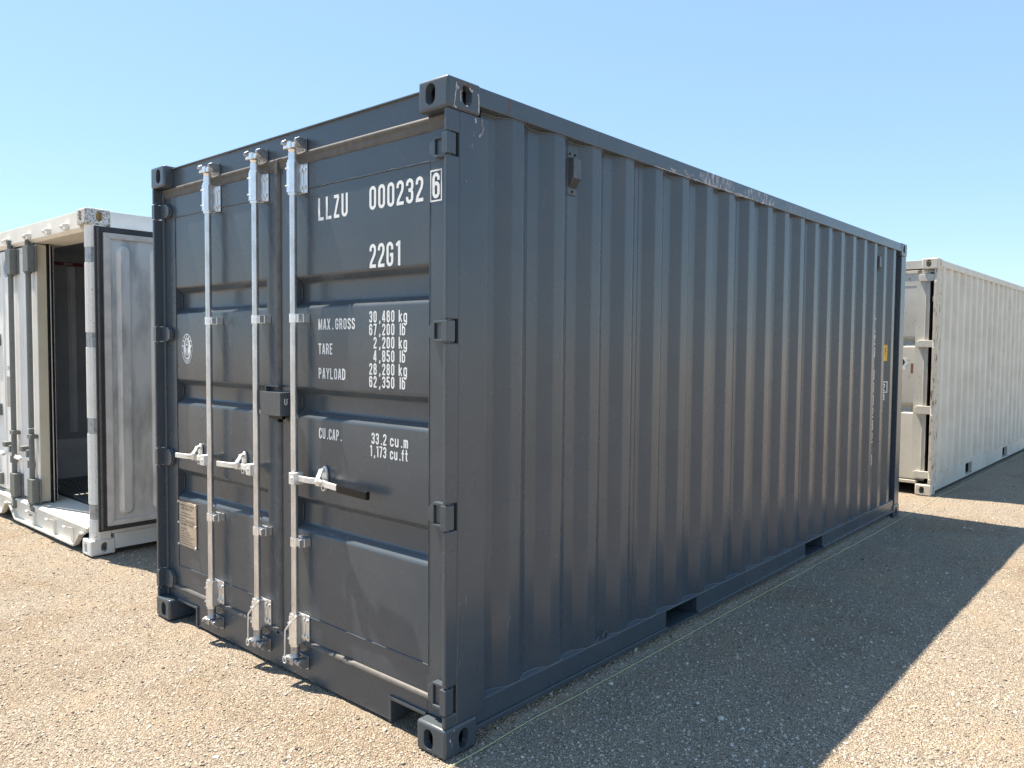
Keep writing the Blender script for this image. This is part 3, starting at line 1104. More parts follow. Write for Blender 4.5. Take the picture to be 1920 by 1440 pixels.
# vertical meeting seal : lip overlapping the left leaf
vs_mb = MB()
n = 60
rows = []
for i in range(n + 1):
    z = 0.186 + (2.448 - 0.186) * i / n
    w = 0.003 * mnoise.noise(Vector((z * 3.0, 0.5, 4.0))) + 0.0025 * mnoise.noise(Vector((z * 8.0, 3.5, 4.0)))
    rows.append([(0.0620, 1.2030, z), (0.0530, 1.2070, z), (0.0500, 1.2170 + w, z), (0.0500, 1.2250 + w, z), (0.0540, 1.2300 + w, z), (0.0640, 1.2320 + w, z), (0.088, 1.2325, z)])
m = 7
vs_mb.add([p for r in rows for p in r], [(i * m + k, (i + 1) * m + k, (i + 1) * m + k + 1, i * m + k + 1)[::-1] for i in range(n) for k in range(m - 1)], True)
vs_mb.obj("meeting_seal", M_RUBBER, RD)
MB().box(0.0655, 0.10, 1.2035, 1.2345, 0.174, 2.43).obj("meeting_backing", M_DARK, RD)
# upper corner where the seal turns
MB().sweep([(0.0505, 1.2165, 2.40), (0.0495, 1.2165, 2.448), (0.0485, 1.2060, 2.468), (0.0485, 1.175, 2.4665)], 0.026, 0.010, (0, 1, 0)).obj("seal_corner", M_RUBBER, RD, 0.003)

RODS = [(1.813, LD), (1.354, LD), (1.028, RD)]
XR = 0.016
for yr, D in RODS:
    o = MB().tube((0, 0, 0.20), (0, 0, 2.415), 0.0165, 28).obj("lock_rod", M_ROD, D)
    o.location = (XR, yr, 0)
    for top_ in (1, 0):
        za, zb = (2.284, 2.418) if top_ else (0.192, 0.322)
        br = MB()
        br.tube((XR, yr, za), (XR, yr, zb), 0.0290, 8, caps=True, smooth=False, rot=PI / 8)
        br.tube((XR, yr, za - 0.012), (XR, yr, za - 0.0005), 0.0235, 16)
        br.tube((XR, yr, zb + 0.0005), (XR, yr, zb + 0.012), 0.0255, 16)
        # cheek running back to the skin and the flange with its two bolts
        br.box(XR + 0.004, XD - 0.0075, yr - 0.027, yr + 0.022, za + 0.001, zb - 0.001)
        br.box(XD - 0.007, XD - 0.0012, yr - 0.053, yr + 0.024, za, zb)
        for zq in (za + 0.028, zb - 0.028):
            br.tube((XD - 0.014, yr - 0.0405, zq), (XD - 0.0071, yr - 0.0405, zq), 0.0095, 8)
            br.tube((XR - 0.033, yr + 0.010, zq), (XR - 0.022, yr + 0.010, zq), 0.0045, 8)
        br.obj("rod_bracket", M_ZINC, D, 0.0025)
        # turned end and claw
        ce = MB()
        if top_:
            ce.tube((XR, yr, 2.431), (XR, yr, 2.462), 0.021, 16).tube((XR, yr, 2.4625), (XR, yr, 2.478), 0.017, 12, 0.022)
            z_ = 2.478
            sg = 1
        else:
            ce.tube((XR, yr, 0.150), (XR, yr, 0.179), 0.021, 16).tube((XR, yr, 0.128), (XR, yr, 0.1495), 0.024, 12, 0.017)
            z_ = 0.128
            sg = -1
        q = lambda a, b: (min(z_ + sg * a, z_ + sg * b), max(z_ + sg * a, z_ + sg * b))
        ce.box(XR - 0.030, XR - 0.004, yr + 0.004, yr + 0.036, *q(0.002, 0.016))
        ce.box(XR - 0.026, XR + 0.012, yr - 0.016, yr + 0.012, *q(0.001, 0.034))
        ce.box(XR - 0.020, XR + 0.030, yr - 0.040, yr - 0.0165, *q(0.004, 0.026))
        ce.obj("cam", M_ZINC if top_ else M_CAM, D, 0.004, 2)
        kp = MB()
        zc = z_ + sg * 0.026
        kp.box(0.0505, 0.0575 if top_ else 0.0595, yr - 0.052, yr + 0.046, zc - 0.036, zc + 0.028)
        kp.prism([(0.050, zc - 0.024), (0.050, zc + 0.022), (0.004, zc + 0.024), (-0.014, zc + 0.014), (-0.016, zc + 0.000), (-0.004, zc - 0.004), (0.010, zc - 0.018)], 1, yr + 0.037, yr + 0.052)
        kp.prism([(0.050, zc - 0.024), (0.050, zc + 0.022), (0.012, zc + 0.024), (-0.006, zc + 0.016), (-0.008, zc + 0.002), (0.004, zc - 0.004), (0.016, zc - 0.018)], 1, yr - 0.058, yr - 0.042)
        kp.obj("cam_keeper", M_CAM, D, 0.003)
    for zg in (1.713, 0.673):
        gd = MB()
        gd.tube((XR, yr, zg - 0.020), (XR, yr, zg + 0.020), 0.0205, 16)
        gd.box(XR + 0.004, XR + 0.010, yr - 0.056, yr - 0.019, zg - 0.0195, zg + 0.0195)
        gd.box(XR + 0.0103, XD - 0.001, yr - 0.062, yr - 0.050, zg - 0.020, zg + 0.020)
        gd.box(XR - 0.016, XR + 0.0097, yr - 0.0600, yr - 0.0565, zg - 0.017, zg + 0.017)
        gd.box(XR + 0.0215, XD - 0.001, yr - 0.030, yr + 0.024, zg - 0.018, zg + 0.018)
        gd.obj("rod_guide", M_ZINC, D, 0.002)
# seal tethers hanging at the two right-hand rods
for yr, D in RODS[1:]:
    tb = MB()
    pts = [(XR - 0.012, yr - 0.034, 0.330), (XR - 0.034, yr + 0.002, 0.285), (XR - 0.036, yr + 0.028, 0.255), (XR - 0.034, yr + 0.034, 0.21), (XR - 0.033, yr + 0.036, 0.165), (XR - 0.033, yr + 0.038, 0.128)]
    tb.wire(pts, 0.0035, 6)
    ring = [(XR - 0.034, yr + 0.038 + 0.013 * math.cos(a), 0.112 + 0.016 * math.sin(a)) for a in [2 * PI * i / 10 for i in range(11)]]
    tb.wire(ring, 0.0028, 5)
    tb.obj("seal_tether", M_ZINC_LT, D)


def handle(yr, D, sgn, long_):
    """sgn +1 : handle reaches towards +y"""
    f = lambda k: yr + sgn * k
    hub = MB()
    hub.box(XR - 0.034, XR + 0.020, min(f(0.004), f(0.046)), max(f(0.004), f(0.046)), 0.948, 1.003)
    hub.tube((XR - 0.041, f(0.027), 0.978), (XR - 0.0335, f(0.027), 0.978), 0.0085, 8)
    hub.obj("handle_hub", M_ZINC_LT, D, 0.005, 3)
    xh = XR - 0.006
    p = [(xh, f(0.047), 0.976), (xh, f(0.100), 0.976), (xh + 0.006, f(0.130), 0.975), (xh + 0.018, f(0.160), 0.974), (xh + 0.018, f(0.205), 0.973), (xh + 0.008, f(0.240), 0.971), (xh + 0.002, f(0.290), 0.970), (xh - 0.002, f(0.372), 0.968)]
    MB().sweep(p, 0.027, 0.012).obj("handle", M_ZINC_LT, D, 0.003)
    if long_:
        MB().sweep([(xh - 0.001, f(0.340), 0.9687), (xh - 0.004, f(0.556), 0.963)], 0.037, 0.022).obj("handle_grip", M_BLACK, D, 0.006, 3)
    yc = f(0.183)
    ct = MB()
    ov = [(yc + 0.021 * math.cos(a), 0.988 + 0.057 * (abs(math.sin(a)) ** 0.8) * (1 if math.sin(a) > 0 else -1)) for a in [2 * PI * i / 20 for i in range(20)]]
    ct.prism(ov, 0, XD - 0.012, XD - 0.001)
    ct.tube((XD - 0.024, yc, 1.024), (XD - 0.0125, yc, 1.024), 0.012, 8)
    ct.tube((XD - 0.018, yc, 0.944), (XD - 0.0122, yc, 0.944), 0.014, 12)
    ct.box(XD - 0.034, XD - 0.0125, yc - 0.016, yc + 0.016, 0.9525, 0.9590)
    ct.obj("handle_catch", M_ZINC_LT, D, 0.003)
    hs = MB()
    hs.sweep([(XD - 0.026, yc, 1.030), (XD - 0.034, yc, 1.012), (xh + 0.006, yc + 0.004 * sgn, 0.994), (xh - 0.002, yc + 0.006 * sgn, 0.976), (xh + 0.004, yc + 0.006 * sgn, 0.958)], 0.030, 0.008, (0, 1, 0))
    hs.tube((xh - 0.004, yc - 0.012, 0.986), (xh - 0.004, yc + 0.046 * sgn, 0.980), 0.0085, 10)
    hs.obj("hasp", M_ZINC_LT, D, 0.003)
    MB().tube((XD - 0.0188, yc, 0.944), (XD - 0.0182, yc, 0.944), 0.0075, 12).obj("catch_eye", M_INK, D)


handle(1.813, LD, 1, False)
handle(1.354, LD, 1, False)
handle(1.028, RD, -1, True)

# lock box over the meeting edge
lb = MB()
lb.box(-0.012, -0.006, 1.100, 1.270, 1.256, 1.366)
lb.box(-0.0055, 0.049, 1.100, 1.106, 1.256, 1.366)
lb.box(-0.0055, 0.049, 1.264, 1.270, 1.256, 1.366)
lb.box(-0.0055, 0.049, 1.1065, 1.2635, 1.360, 1.366)
lb.obj("lock_box", M_GREY, RD, 0.002)
MB().box(0.030, 0.049, 1.150, 1.262, 1.235, 1.2555).box(0.020, 0.046, 1.165, 1.185, 1.222, 1.2345).obj("lock_hasp", M_BLACK, RD, 0.002)
MB().box(0.028, 0.060, 1.285, 1.292, 1.262, 1.396).box(0.028, 0.060, 1.178, 1.2845, 1.389, 1.396).box(0.0545, 0.0605, 1.235, 1.2845, 1.262, 1.3885).obj("lock_box_backing", M_GREY, LD, 0.001)
mk = MB()
mk.wire([(0.012, 1.0985, 1.338), (0.012, 1.0985, 1.315), (0.018, 1.0985, 1.309), (0.024, 1.0985, 1.315), (0.024, 1.0985, 1.335), (0.030, 1.0985, 1.335)], 0.0018, 5)
mk.obj("lock_box_mark", M_WHITE, RD)

# lettering on the right door
XT = XD + 0.0015 - 0.0012
def line(txt, y, z, h, x, mat, parent, **k):
    mb = MB()
    letter_front(mb, txt, y, z, h, x, **k)
    return mb.obj("lettering", mat, parent)


line("LLZU", 0.900, 2.150, 0.101, XT, M_WHITE, RD, width=0.217)
line("000232", 0.535, 2.158, 0.099, XT, M_WHITE, RD, width=0.335)
line("22G1", 0.534, 1.916, 0.100, XT, M_WHITE, RD, width=0.201)
line("6", 0.1460, 2.160, 0.098, XD - 0.0012, M_WHITE, RD, width=0.040)
tx = MB()
bx = [(0.156, 2.151), (0.096, 2.151), (0.096, 2.267), (0.156, 2.267)]
o_ = [[], []]
ribbon([(-a, b) for a, b in bx], True, 0.006, o_)
tx.add([(XD - 0.0012, -u, v) for u, v in o_[0]], o_[1])
tx.obj("digit_box", M_WHITE, RD)
for s_, z_, w_ in (("MAX.", 1.660, .112), ("TARE", 1.549, .107), ("PAYLOAD", 1.438, .198)):
    line(s_, 0.901, z_, 0.049, XT, M_WHITE, RD, width=w_, t=0.15)
line("GROSS", 0.774, 1.660, 0.049, XT, M_WHITE, RD, width=0.140, t=0.15)
line("CU.CAP.", 0.899, 1.165, 0.049, XT, M_WHITE, RD, width=0.170, t=0.15)
for s_, u_, z_ in (("30,480", "kg", 1.687), ("67,200", "lb", 1.633), (" 2,200", "kg", 1.578), (" 4,850", "lb", 1.522), ("28,280", "kg", 1.467), ("62,350", "lb", 1.413)):
    line(s_, 0.540, z_, 0.0485, XT, M_WHITE, RD, mono=0.0285, sx=0.95, t=0.15)
    line(u_, 0.346, z_, 0.0485, XT, M_WHITE, RD, width=0.052 if u_ == "kg" else 0.040, t=0.15)
line("33.2", 0.521, 1.173, 0.0475, XT, M_WHITE, RD, width=0.098, t=0.15)
line("cu.m", 0.400, 1.173, 0.0475, XT, M_WHITE, RD, width=0.114, t=0.15)
line("1,173", 0.532, 1.119, 0.0475, XT, M_WHITE, RD, width=0.108, t=0.15)
line("cu.ft", 0.400, 1.119, 0.0475, XT, M_WHITE, RD, width=0.112, t=0.15)


def disc(yc, zc, ry, rz, x, n=40, y2=None, z2=None):
    mb = MB()
    P = [(yc - ry * math.cos(2 * PI * i / n), zc + rz * math.sin(2 * PI * i / n)) for i in range(n)]
    if y2 is None:
        mb.add([(x, a, b) for a, b in P], [tuple(range(n))])
    else:
        Q = [(yc - y2 * math.cos(2 * PI * i / n), zc + z2 * math.sin(2 * PI * i / n)) for i in range(n)]
        mb.add([(x, a, b) for a, b in P] + [(x, a, b) for a, b in Q], [(i, (i + 1) % n, n + (i + 1) % n, n + i) for i in range(n)])
    return mb


# oval badge with an anchor
yb, zb_ = 2.152, 1.565
bd = disc(yb, zb_, 0.0615, 0.084, XT)
bd.obj("badge", M_WHITE, LD)
bi = disc(yb, zb_, 0.0565, 0.078, XT - 0.0008, 40, 0.0425, 0.062)
for k in range(24):   # marks that break the dark ring up
    pass
bi.obj("badge_ring", M_INK, LD)
mk = MB()
for k, a in enumerate([90, 62, 118, 38, 142, 12, 168] + list(range(200, 345, 12))):
    a = math.radians(a)
    cy, cz = yb - 0.0495 * math.cos(a), zb_ + 0.070 * math.sin(a)
    s = 0.0055 if a < 3.2 else 0.0036
    mk.add([(XT - 0.0016, cy + s, cz - s), (XT - 0.0016, cy - s, cz - s), (XT - 0.0016, cy - s, cz + s), (XT - 0.0016, cy + s, cz + s)], [(0, 1, 2, 3)])
mk.obj("badge_marks", M_WHITE, LD)["kind"] = "stuff"
an = MB()
def st(pts, t, cl=False):
    o = [[], []]
    ribbon([(-(yb + p[0]), zb_ + p[1]) for p in pts], cl, t, o)
    an.add([(XT - 0.0012, -u, v) for u, v in o[0]], o[1])
st([(0.0, 0.010), (0.0, -0.046)], 0.008)
st([(0.026, -0.022)] + [(0.022 * math.cos(math.radians(a)), -0.028 + 0.020 * math.sin(math.radians(a))) for a in range(0, -181, -20)] + [(-0.026, -0.022)], 0.005)
st([(0.016 * math.cos(math.radians(a)), 0.027 + 0.021 * math.sin(math.radians(a))) for a in range(0, 360, 30)], 0.004, True)
st([(0.012, 0.030), (0.004, 0.038), (-0.004, 0.026), (-0.012, 0.030)], 0.004)
st([(0.014, 0.012), (-0.014, 0.012)], 0.004)
an.obj("badge_anchor", M_INK, LD)

# data plate
pl = MB().box(XD - 0.0045, XD - 0.0005, 2.060, 2.258, 0.440, 0.694)
pl.obj("data_plate", M_PLATE, LD, 0.001)
pt = MB()
rows = [("APPROVED FOR TRANSPORT", 0.668, 2.245, 0.160, 0.011), ("UNDER CUSTOMS SEAL", 0.650, 2.232, 0.130, 0.011), ("CSC SAFETY APPROVAL", 0.560, 2.232, 0.140, 0.011)]
for s_, z_, y_, w_, h_ in rows:
    letter_front(pt, s_, y_, z_, h_, XD - 0.0052, width=w_, t=0.17)
for k, (a, b, z_) in enumerate([(2.24, 2.12, .628), (2.25, 2.08, .612), (2.25, 2.19, .594), (2.18, 2.08, .590), (2.25, 2.07, .580), (2.24, 2.17, .538), (2.25, 2.20, .522), (2.18, 2.14, .522), (2.25, 2.19, .508), (2.18, 2.12, .508), (2.25, 2.09, .494), (2.25, 2.12, .480), (2.25, 2.10, .466), (2.25, 2.08, .452)]):
    pt.box(XD - 0.0052, XD - 0.0046, b, a, z_, z_ + 0.004)
pt.obj("plate_text", M_PINK, LD)["kind"] = "stuff"
for yy, zz in ((2.262, .690), (2.262, .570), (2.262, .446), (2.064, .688), (2.064, .566), (2.064, .446)):
    MB().tube((XD - 0.010, yy, zz), (XD - 0.0046, yy, zz), 0.007, 8).obj("plate_rivet", M_ZINC_LT, LD)


# vents on the side
def vent(x0, zt):
    mb = MB()
    y0 = 0.0475
    mb.box(x0, x0 + 0.068, y0 - 0.006, y0 - 0.0005, zt - 0.195, zt)
    mb.prism([(y0 - 0.0065, zt - 0.165), (y0 - 0.034, zt - 0.122), (y0 - 0.034, zt - 0.036), (y0 - 0.0065, zt - 0.030)], 0, x0 + 0.008, x0 + 0.064)
    v = mb.obj("vent", M_VENT, BOX, 0.0015)
    sl_ = MB()
    for k in range(7):
        f = (k + 0.7) / 7.6
        yy, zz = y0 - 0.0065 - f * 0.0275, zt - 0.165 + f * 0.043
        sl_.box(x0 + 0.012, x0 + 0.060, yy - 0.0022, yy + 0.0006, zz - 0.0012, zz + 0.0012)
    sl_.obj("vent_slots", M_DARK, v)["kind"] = "stuff"
    sc_ = MB()
    for a, b in ((0.014, 0.014), (0.052, 0.014), (0.034, 0.180)):
        sc_.tube((x0 + a, y0 - 0.009, zt - b), (x0 + a, y0 - 0.0062, zt - b), 0.006, 8)
    sc_.obj("vent_screw", M_DARK, v)["kind"] = "stuff"


vent(0.786, 2.470)
vent(5.262, 2.445)
# lashing ring at the bottom rail
lr = MB()
lr.wire([(1.085 + 0.022 * math.cos(a), 0.020 - 0.012 * abs(math.sin(a)), 0.176 + 0.034 * math.sin(a)) for a in [PI * i / 8 for i in range(9)]], 0.006, 8)
lr.obj("lashing_ring", M_GREY, BOX)
# stickers and side lettering in the recesses at the far end
def recess_y(x, x0):
    """front of the sheet inside the recess that starts at x0"""
    return 0.0458 - max(0.0, x - x0 - 0.068) * 0.5294


ik = 5.2542 + 0.2788
st_ = MB()
xs_ = [ik + 0.012, ik + 0.064, ik + 0.072, ik + 0.098]
st_.add([(x, recess_y(x, ik), z) for z in (1.490, 1.638) for x in xs_], [(i, i + 1, 5 + i, 4 + i) for i in range(3)])
st_.obj("warning_sticker", M_YELLOW, BOX)
wt = MB()
wt.add([(x, recess_y(x, ik) - 0.0008, z) for z in (1.585, 1.612) for x in (ik + 0.073, ik + 0.079)], [(0, 1, 3, 2)])
wt.add([(x, recess_y(x, ik) - 0.0008, z) for z in (1.572, 1.578) for x in (ik + 0.073, ik + 0.090)], [(0, 1, 3, 2)])
wt.obj("sticker_print", M_INK, BOX)["kind"] = "stuff"
sx_ = MB()
o_ = [[], []]
ribbon([(ik + 0.012, 1.203), (ik + 0.070, 1.203), (ik + 0.104, 1.203), (ik + 0.104, 1.298), (ik + 0.070, 1.298), (ik + 0.012, 1.298)], True, 0.009, o_)
sx_.add([(u, recess_y(u, ik) - 0.0012, v) for u, v in o_[0]], o_[1])
sx_.obj("letter_box", M_WHITE, BOX)


def side_letter(ch, x, z, h, x0):
    mb = MB()
    letter_side(mb, ch, x, z, h, 0.0)
    mb.map(lambda a, b, c: (a, recess_y(a, x0) - 0.0012 + b, c))
    mb.obj("letter", M_WHITE, BOX)


side_letter("2", ik + 0.052, 1.215, 0.070, ik)
side_letter("3", ik + 0.052, 1.128, 0.062, ik)
zz = 1.86
for k, ch in enumerate("LLZU0002326"):
    side_letter(ch, 5.2542 + 0.022, zz, 0.090, 5.2542)
    zz -= 0.20 if k in (3, 9) else 0.112
# paint loss: ragged edged chips where chains and other boxes have rubbed
M_CHIP = plain("bare_primer_chip", (0.58, 0.55, 0.54), 0.7, 0.3, 0.45, 120)
M_CHIP_RUST = plain("rusty_scrape", (0.20, 0.135, 0.115), 0.8, 0.2, 0.5, 90)
M_CHIP_GREY = plain("grey_rub_mark", (0.22, 0.23, 0.25), 0.6, 0.3, 0.4, 120)
_cr = random.Random(11)


def chip(pts, w, y, mat, rag=0.6, n=7):
    # polyline with a width that breaks up along its length
    P = []
    for a, b in zip(pts[:-1], pts[1:]):
        for i in range(n):
            f = i / n
            P.append((a[0] + (b[0] - a[0]) * f, a[1] + (b[1] - a[1]) * f))
    P.append(pts[-1])
    mb = MB()
    V = []
    for i, p in enumerate(P):
        q, r = P[max(i - 1, 0)], P[min(i + 1, len(P) - 1)]
        d = Vector((r[0] - q[0], r[1] - q[1])).normalized()
        e = 0.25 if i in (0, len(P) - 1) else 1.0
        w1, w2 = [w * e * (1 - rag * _cr.random()) / 2 for _ in (0, 1)]
        j = _cr.uniform(-.15, .15) * w
        V.append((p[0] - d.y * (w1 + j), y, p[1] + d.x * (w1 + j)))
        V.append((p[0] + d.y * (w2 - j), y, p[1] - d.x * (w2 - j)))
    mb.add(V, [(2 * i, 2 * i + 1, 2 * i + 3, 2 * i + 2) for i in range(len(P) - 1)])
    return mb.obj("paint_chip", mat, BOX)


YF = -0.0004
chip([(0.046, 2.575), (0.040, 2.526), (0.033, 2.478)], 0.0055, YF, M_CHIP)
chip([(0.050, 2.560), (0.056, 2.548)], 0.012, YF, M_CHIP)
chip([(0.030, 2.484), (0.040, 2.479), (0.046, 2.481)], 0.009, YF, M_CHIP)
chip([(0.055, 2.577), (0.085, 2.574), (0.110, 2.570), (0.140, 2.571)], 0.013, YF, M_CHIP_RUST, 0.8)
chip([(0.068, 2.563), (0.076, 2.548), (0.070, 2.520)], 0.010, YF - 0.0002, M_CHIP_RUST, 0.8)
chip([(0.112, 2.566), (0.124, 2.556), (0.132, 2.560)], 0.010, YF - 0.0002, M_CHIP, 0.8)
chip([(0.067, 2.545), (0.066, 2.520), (0.068, 2.505)], 0.006, YF - 0.0003, M_CHIP)
chip([(0.163, 2.556), (0.165, 2.525), (0.166, 2.482)], 0.010, YF, M_CHIP, 0.7)
chip([(0.020, 2.4735), (0.070, 2.4745), (0.120, 2.4735), (0.165, 2.4745)], 0.004, YF, M_CHIP_RUST, 0.8, 12)
YP = 0.0050
chip([(0.190, 2.468), (0.187, 2.452), (0.196, 2.434), (0.192, 2.417), (0.174, 2.397)], 0.013, YP, M_CHIP_GREY, 0.5, 6)
chip([(0.180, 2.406), (0.172, 2.396)], 0.008, YP - 0.0002, M_CHIP)
chip([(0.152, 2.464), (0.156, 2.452), (0.153, 2.444)], 0.010, YP, M_CHIP, 0.7)
chip([(0.146, 2.412), (0.142, 2.390)], 0.006, YP, M_CHIP_GREY, 0.4)
chip([(0.136, 2.364), (0.133, 2.345)], 0.007, YP, M_CHIP_GREY, 0.4)
chip([(0.119, 2.357), (0.118, 2.343)], 0.004, YP, M_CHIP_GREY, 0.4)
chip([(0.106, 2.222), (0.104, 2.208)], 0.009, YP, M_CHIP_GREY, 0.4)
chip([(0.080, 0.380), (0.085, 0.340)], 0.003, YP, M_CHIP_GREY, 0.4)
chip([(0.026, 0.078), (0.030, 0.064)], 0.010, YF, M_CHIP, 0.5, 3)
chip([(0.040, 0.058), (0.037, 0.042)], 0.009, YF, M_CHIP_GREY, 0.5, 3)
chip([(0.046, 0.108), (0.052, 0.102)], 0.006, YF, M_CHIP, 0.5, 3)
YR = 0.0024
chip([(0.343, 2.578), (0.352, 2.552), (0.340, 2.540)], 0.014, YR, M_CHIP_RUST, 0.7)
chip([(0.330, 2.532), (0.344, 2.522), (0.341, 2.514)], 0.013, YR, M_CHIP_RUST, 0.7)
chip([(1.46, 2.5150), (1.54, 2.5145), (1.64, 2.5152), (1.76, 2.5148), (1.84, 2.5150)], 0.005, YR, M_CHIP, 0.8, 10)
chip([(1.86, 2.5155), (2.02, 2.5152), (2.10, 2.5150)], 0.0055, YR, M_CHIP, 0.9, 10)
chip([(2.25, 2.5155), (2.42, 2.5160), (2.60, 2.5150)], 0.006, YR, M_CHIP, 0.9, 12)
# scrape near the front bottom of the side wall
sc = MB()
for a, b, c, d in ((0.375, 0.452, 0.388, 0.466), (0.372, 0.448, 0.372, 0.425), (0.362, 0.447, 0.373, 0.448), (0.361, 0.426, 0.372, 0.424)):
    sc.wire([(a, 0.0115, b), (c, 0.0115, d)], 0.0011, 4)
sc.obj("scratch", M_GLABEL, BOX)

# =================================================================== WHITE REEFER (left)
RL, RW_, RH = 6.058, 2.438, 2.584
REF = thing("refrigerated_container", "white refrigerated container with its right door swung open against the side", "shipping container", (0.232, 4.030, 0))
corner_fittings(REF, RL, RW_, RH, M_RW, {(True, True, False): M_RCAST, (True, True, True): M_RWFIT})
# light dusty lining seen through the apertures of the near top casting
MB().box(0.060, 0.150, 0.055, 0.061, RH - 0.11, RH - 0.012).box(0.062, 0.068, 0.062, 0.150, RH - 0.11, RH - 0.012).obj("casting_lining", M_TAN, REF)
RHZ = [(2.195, 2.297), (1.566, 1.667), (0.922, 1.028), (0.278, 0.380)]
pm = MB()
prv = [(0.020, 0.070), (0.026, 0.036), (0.042, 0.012), (0.070, 0.004), (0.15, 0.004), (0.15, 0.100), (0.050, 0.104), (0.026, 0.096)]
for a, b in gaps(0.118, RH - 0.118, RHZ):
    pm.prism(prv, 2, a, b)
pm.obj("corner_post", M_RWFIT, REF, 0.004, 2)
for k, (a, b) in enumerate(RHZ):
    q = [(0.034 + (x - 0.034) * 0.90, 0.014 + (y - 0.012) * 0.86) for x, y in prv]
    MB().prism(q, 2, a - 0.004, b + 0.004).obj("hinge", M_HINGE, REF)
MB().box(0.03, 0.15, RW_ - 0.08, RW_ - 0.006, 0.118, RH - 0.118).obj("corner_post", M_RW, REF, 0.01)
for y0, y1 in ((0.006, 0.1), (RW_ - 0.1, RW_ - 0.006)):
    MB().box(RL - 0.15, RL - 0.004, y0, y1, 0.118, RH - 0.118).obj("corner_post", M_RW, REF, 0.005)
hm = MB().prism([(0.022, 2.452), (0.050, 2.428), (0.30, 2.428), (0.30, RH - 0.006), (0.022, RH - 0.006)], 1, 0.1625, RW_ - 0.1625)
hm.box(0.0505, 0.30, 0.0865, 0.162, 2.428, 2.466)
hm.obj("door_header", M_RSILL, REF, 0.003)
# sill with wedge shaped cut-outs, bottom lip, and sloping threshold
sp = [(0.163, 0.150), (0.20, 0.150), (0.335, 0.032), (1.70, 0.032), (1.86, 0.150), (1.93, 0.150), (2.06, 0.032), (RW_ - 0.163, 0.032), (RW_ - 0.163, 0.196), (0.163, 0.196)]
sm_ = MB().prism(sp, 0, 0.028, 0.040)
lip = [(0.163, 0.156), (0.205, 0.156), (0.340, 0.040), (1.695, 0.040), (1.855, 0.156), (1.935, 0.156), (2.065, 0.040), (RW_ - 0.163, 0.040)]
lo = [(y, z - 0.014) for y, z in lip]
sm_.prism(lip + lo[::-1], 0, -0.004, 0.0275)
sm_.obj("door_sill", M_RSILL, REF)
th = MB().prism([(0.010, 0.1965), (0.020, 0.214), (0.30, 0.232), (0.30, 0.1965)], 1, 0.085, RW_ - 0.085)
th.box(0.041, 0.30, 0.163, RW_ - 0.163, 0.15, 0.196)
th.obj("threshold", M_RSILL, REF, 0.003)
for ya in (0.40, 0.78, 1.24, 1.78):     # cam keepers on webs
    kp = MB().prism([(0.027, 0.040), (0.027, 0.150), (-0.020, 0.170), (-0.034, 0.176), (-0.034, 0.158), (0.006, 0.130), (0.010, 0.040)], 1, ya, ya + 0.016)
    kp.tube((-0.036, ya - 0.012, 0.168), (-0.036, ya + 0.030, 0.168), 0.011, 8)
    kp.obj("cam_keeper", M_RWFIT, REF, 0.003)
    kp = MB().box(-0.006, 0.021, ya - 0.030, ya + 0.040, 2.455, 2.500)
    kp.tube((-0.024, ya + 0.034, 2.480), (-0.0062, ya + 0.034, 2.480), 0.014, 8).tube((-0.022, ya - 0.024, 2.488), (-0.0062, ya - 0.024, 2.488), 0.012, 8)
    kp.obj("cam_keeper", M_RWFIT, REF, 0.003)
# rails, walls, roof, inside
for y0, y1 in ((0.004, 0.07), (RW_ - 0.07, RW_ - 0.004)):
    MB().box(0.1785, RL - 0.1785, y0, y1, 2.455, RH - 0.010).obj("top_side_rail", M_RW, REF, 0.003)
    MB().box(0.1785, RL - 0.1785, y0, y1, 0.032, 0.150).obj("bottom_side_rail", M_RW, REF, 0.003)
MB().box(0.1505, RL - 0.1505, 0.012, 0.060, 0.1505, 2.4545).obj("side_wall", M_RW, REF)
MB().box(0.1505, RL - 0.1505, RW_ - 0.060, RW_ - 0.012, 0.1505, 2.4545).obj("side_wall", M_RW, REF)
MB().box(0.3005, RL - 0.06, 0.0705, RW_ - 0.0705, RH - 0.03, RH - 0.014).obj("roof_panel", M_RW, REF)
MB().box(RL - 0.06, RL - 0.02, 0.101, RW_ - 0.101, 0.118, RH - 0.02).obj("rear_wall", M_RW, REF)
MB().box(0.3005, RL - 0.061, 0.075, RW_ - 0.0605, 2.49, 2.50).obj("ceiling_liner", M_RIN, REF)
MB().box(0.15, RL - 0.061, 0.0605, 0.0755, 0.21, 2.489).obj("liner", M_RIN, REF)
yw = RW_ - 0.0755
MB().box(0.152, RL - 0.061, yw, RW_ - 0.0605, 0.21, 2.489).obj("liner", M_RIN, REF)
MB().box(RL - 0.075, RL - 0.0615, 0.076, yw - 0.001, 0.21, 2.489).obj("liner", M_RIN, REF)
rb = MB()
for k in range(4):
    xr_ = 0.700 + k * 0.62
    rb.prism([(xr_, yw - 0.0005), (xr_ + 0.020, yw - 0.030), (xr_ + 0.060, yw - 0.030), (xr_ + 0.085, yw - 0.0005)], 2, 0.700, 2.350)
rb.obj("liner_rib", M_RIN2, REF)
MB().box(0.31, RL - 0.08, yw - 0.012, yw - 0.0006, 0.24, 0.632).obj("kick_plate", M_RIN2, REF)
MB().box(0.31, 3.0, yw - 0.003, yw - 0.0006, 2.362, 2.396).obj("load_line", M_RED, REF)
ll = MB()
V_, F_ = [], []
for s_, x_, w_ in (("LOAD", 0.30, 0.20), ("ABOVE", 0.665, 0.085), ("THIS", 0.840, 0.075), ("LINE", 1.02, 0.10)):
    V, F = text2d(s_, 0, 0, 0.022, width=w_)
    ll.add([(x_ + u, yw - 0.0042 - d, 2.368 + v) for u, v, d in V], F)
ll.obj("load_line_lettering", M_WHITE, REF)
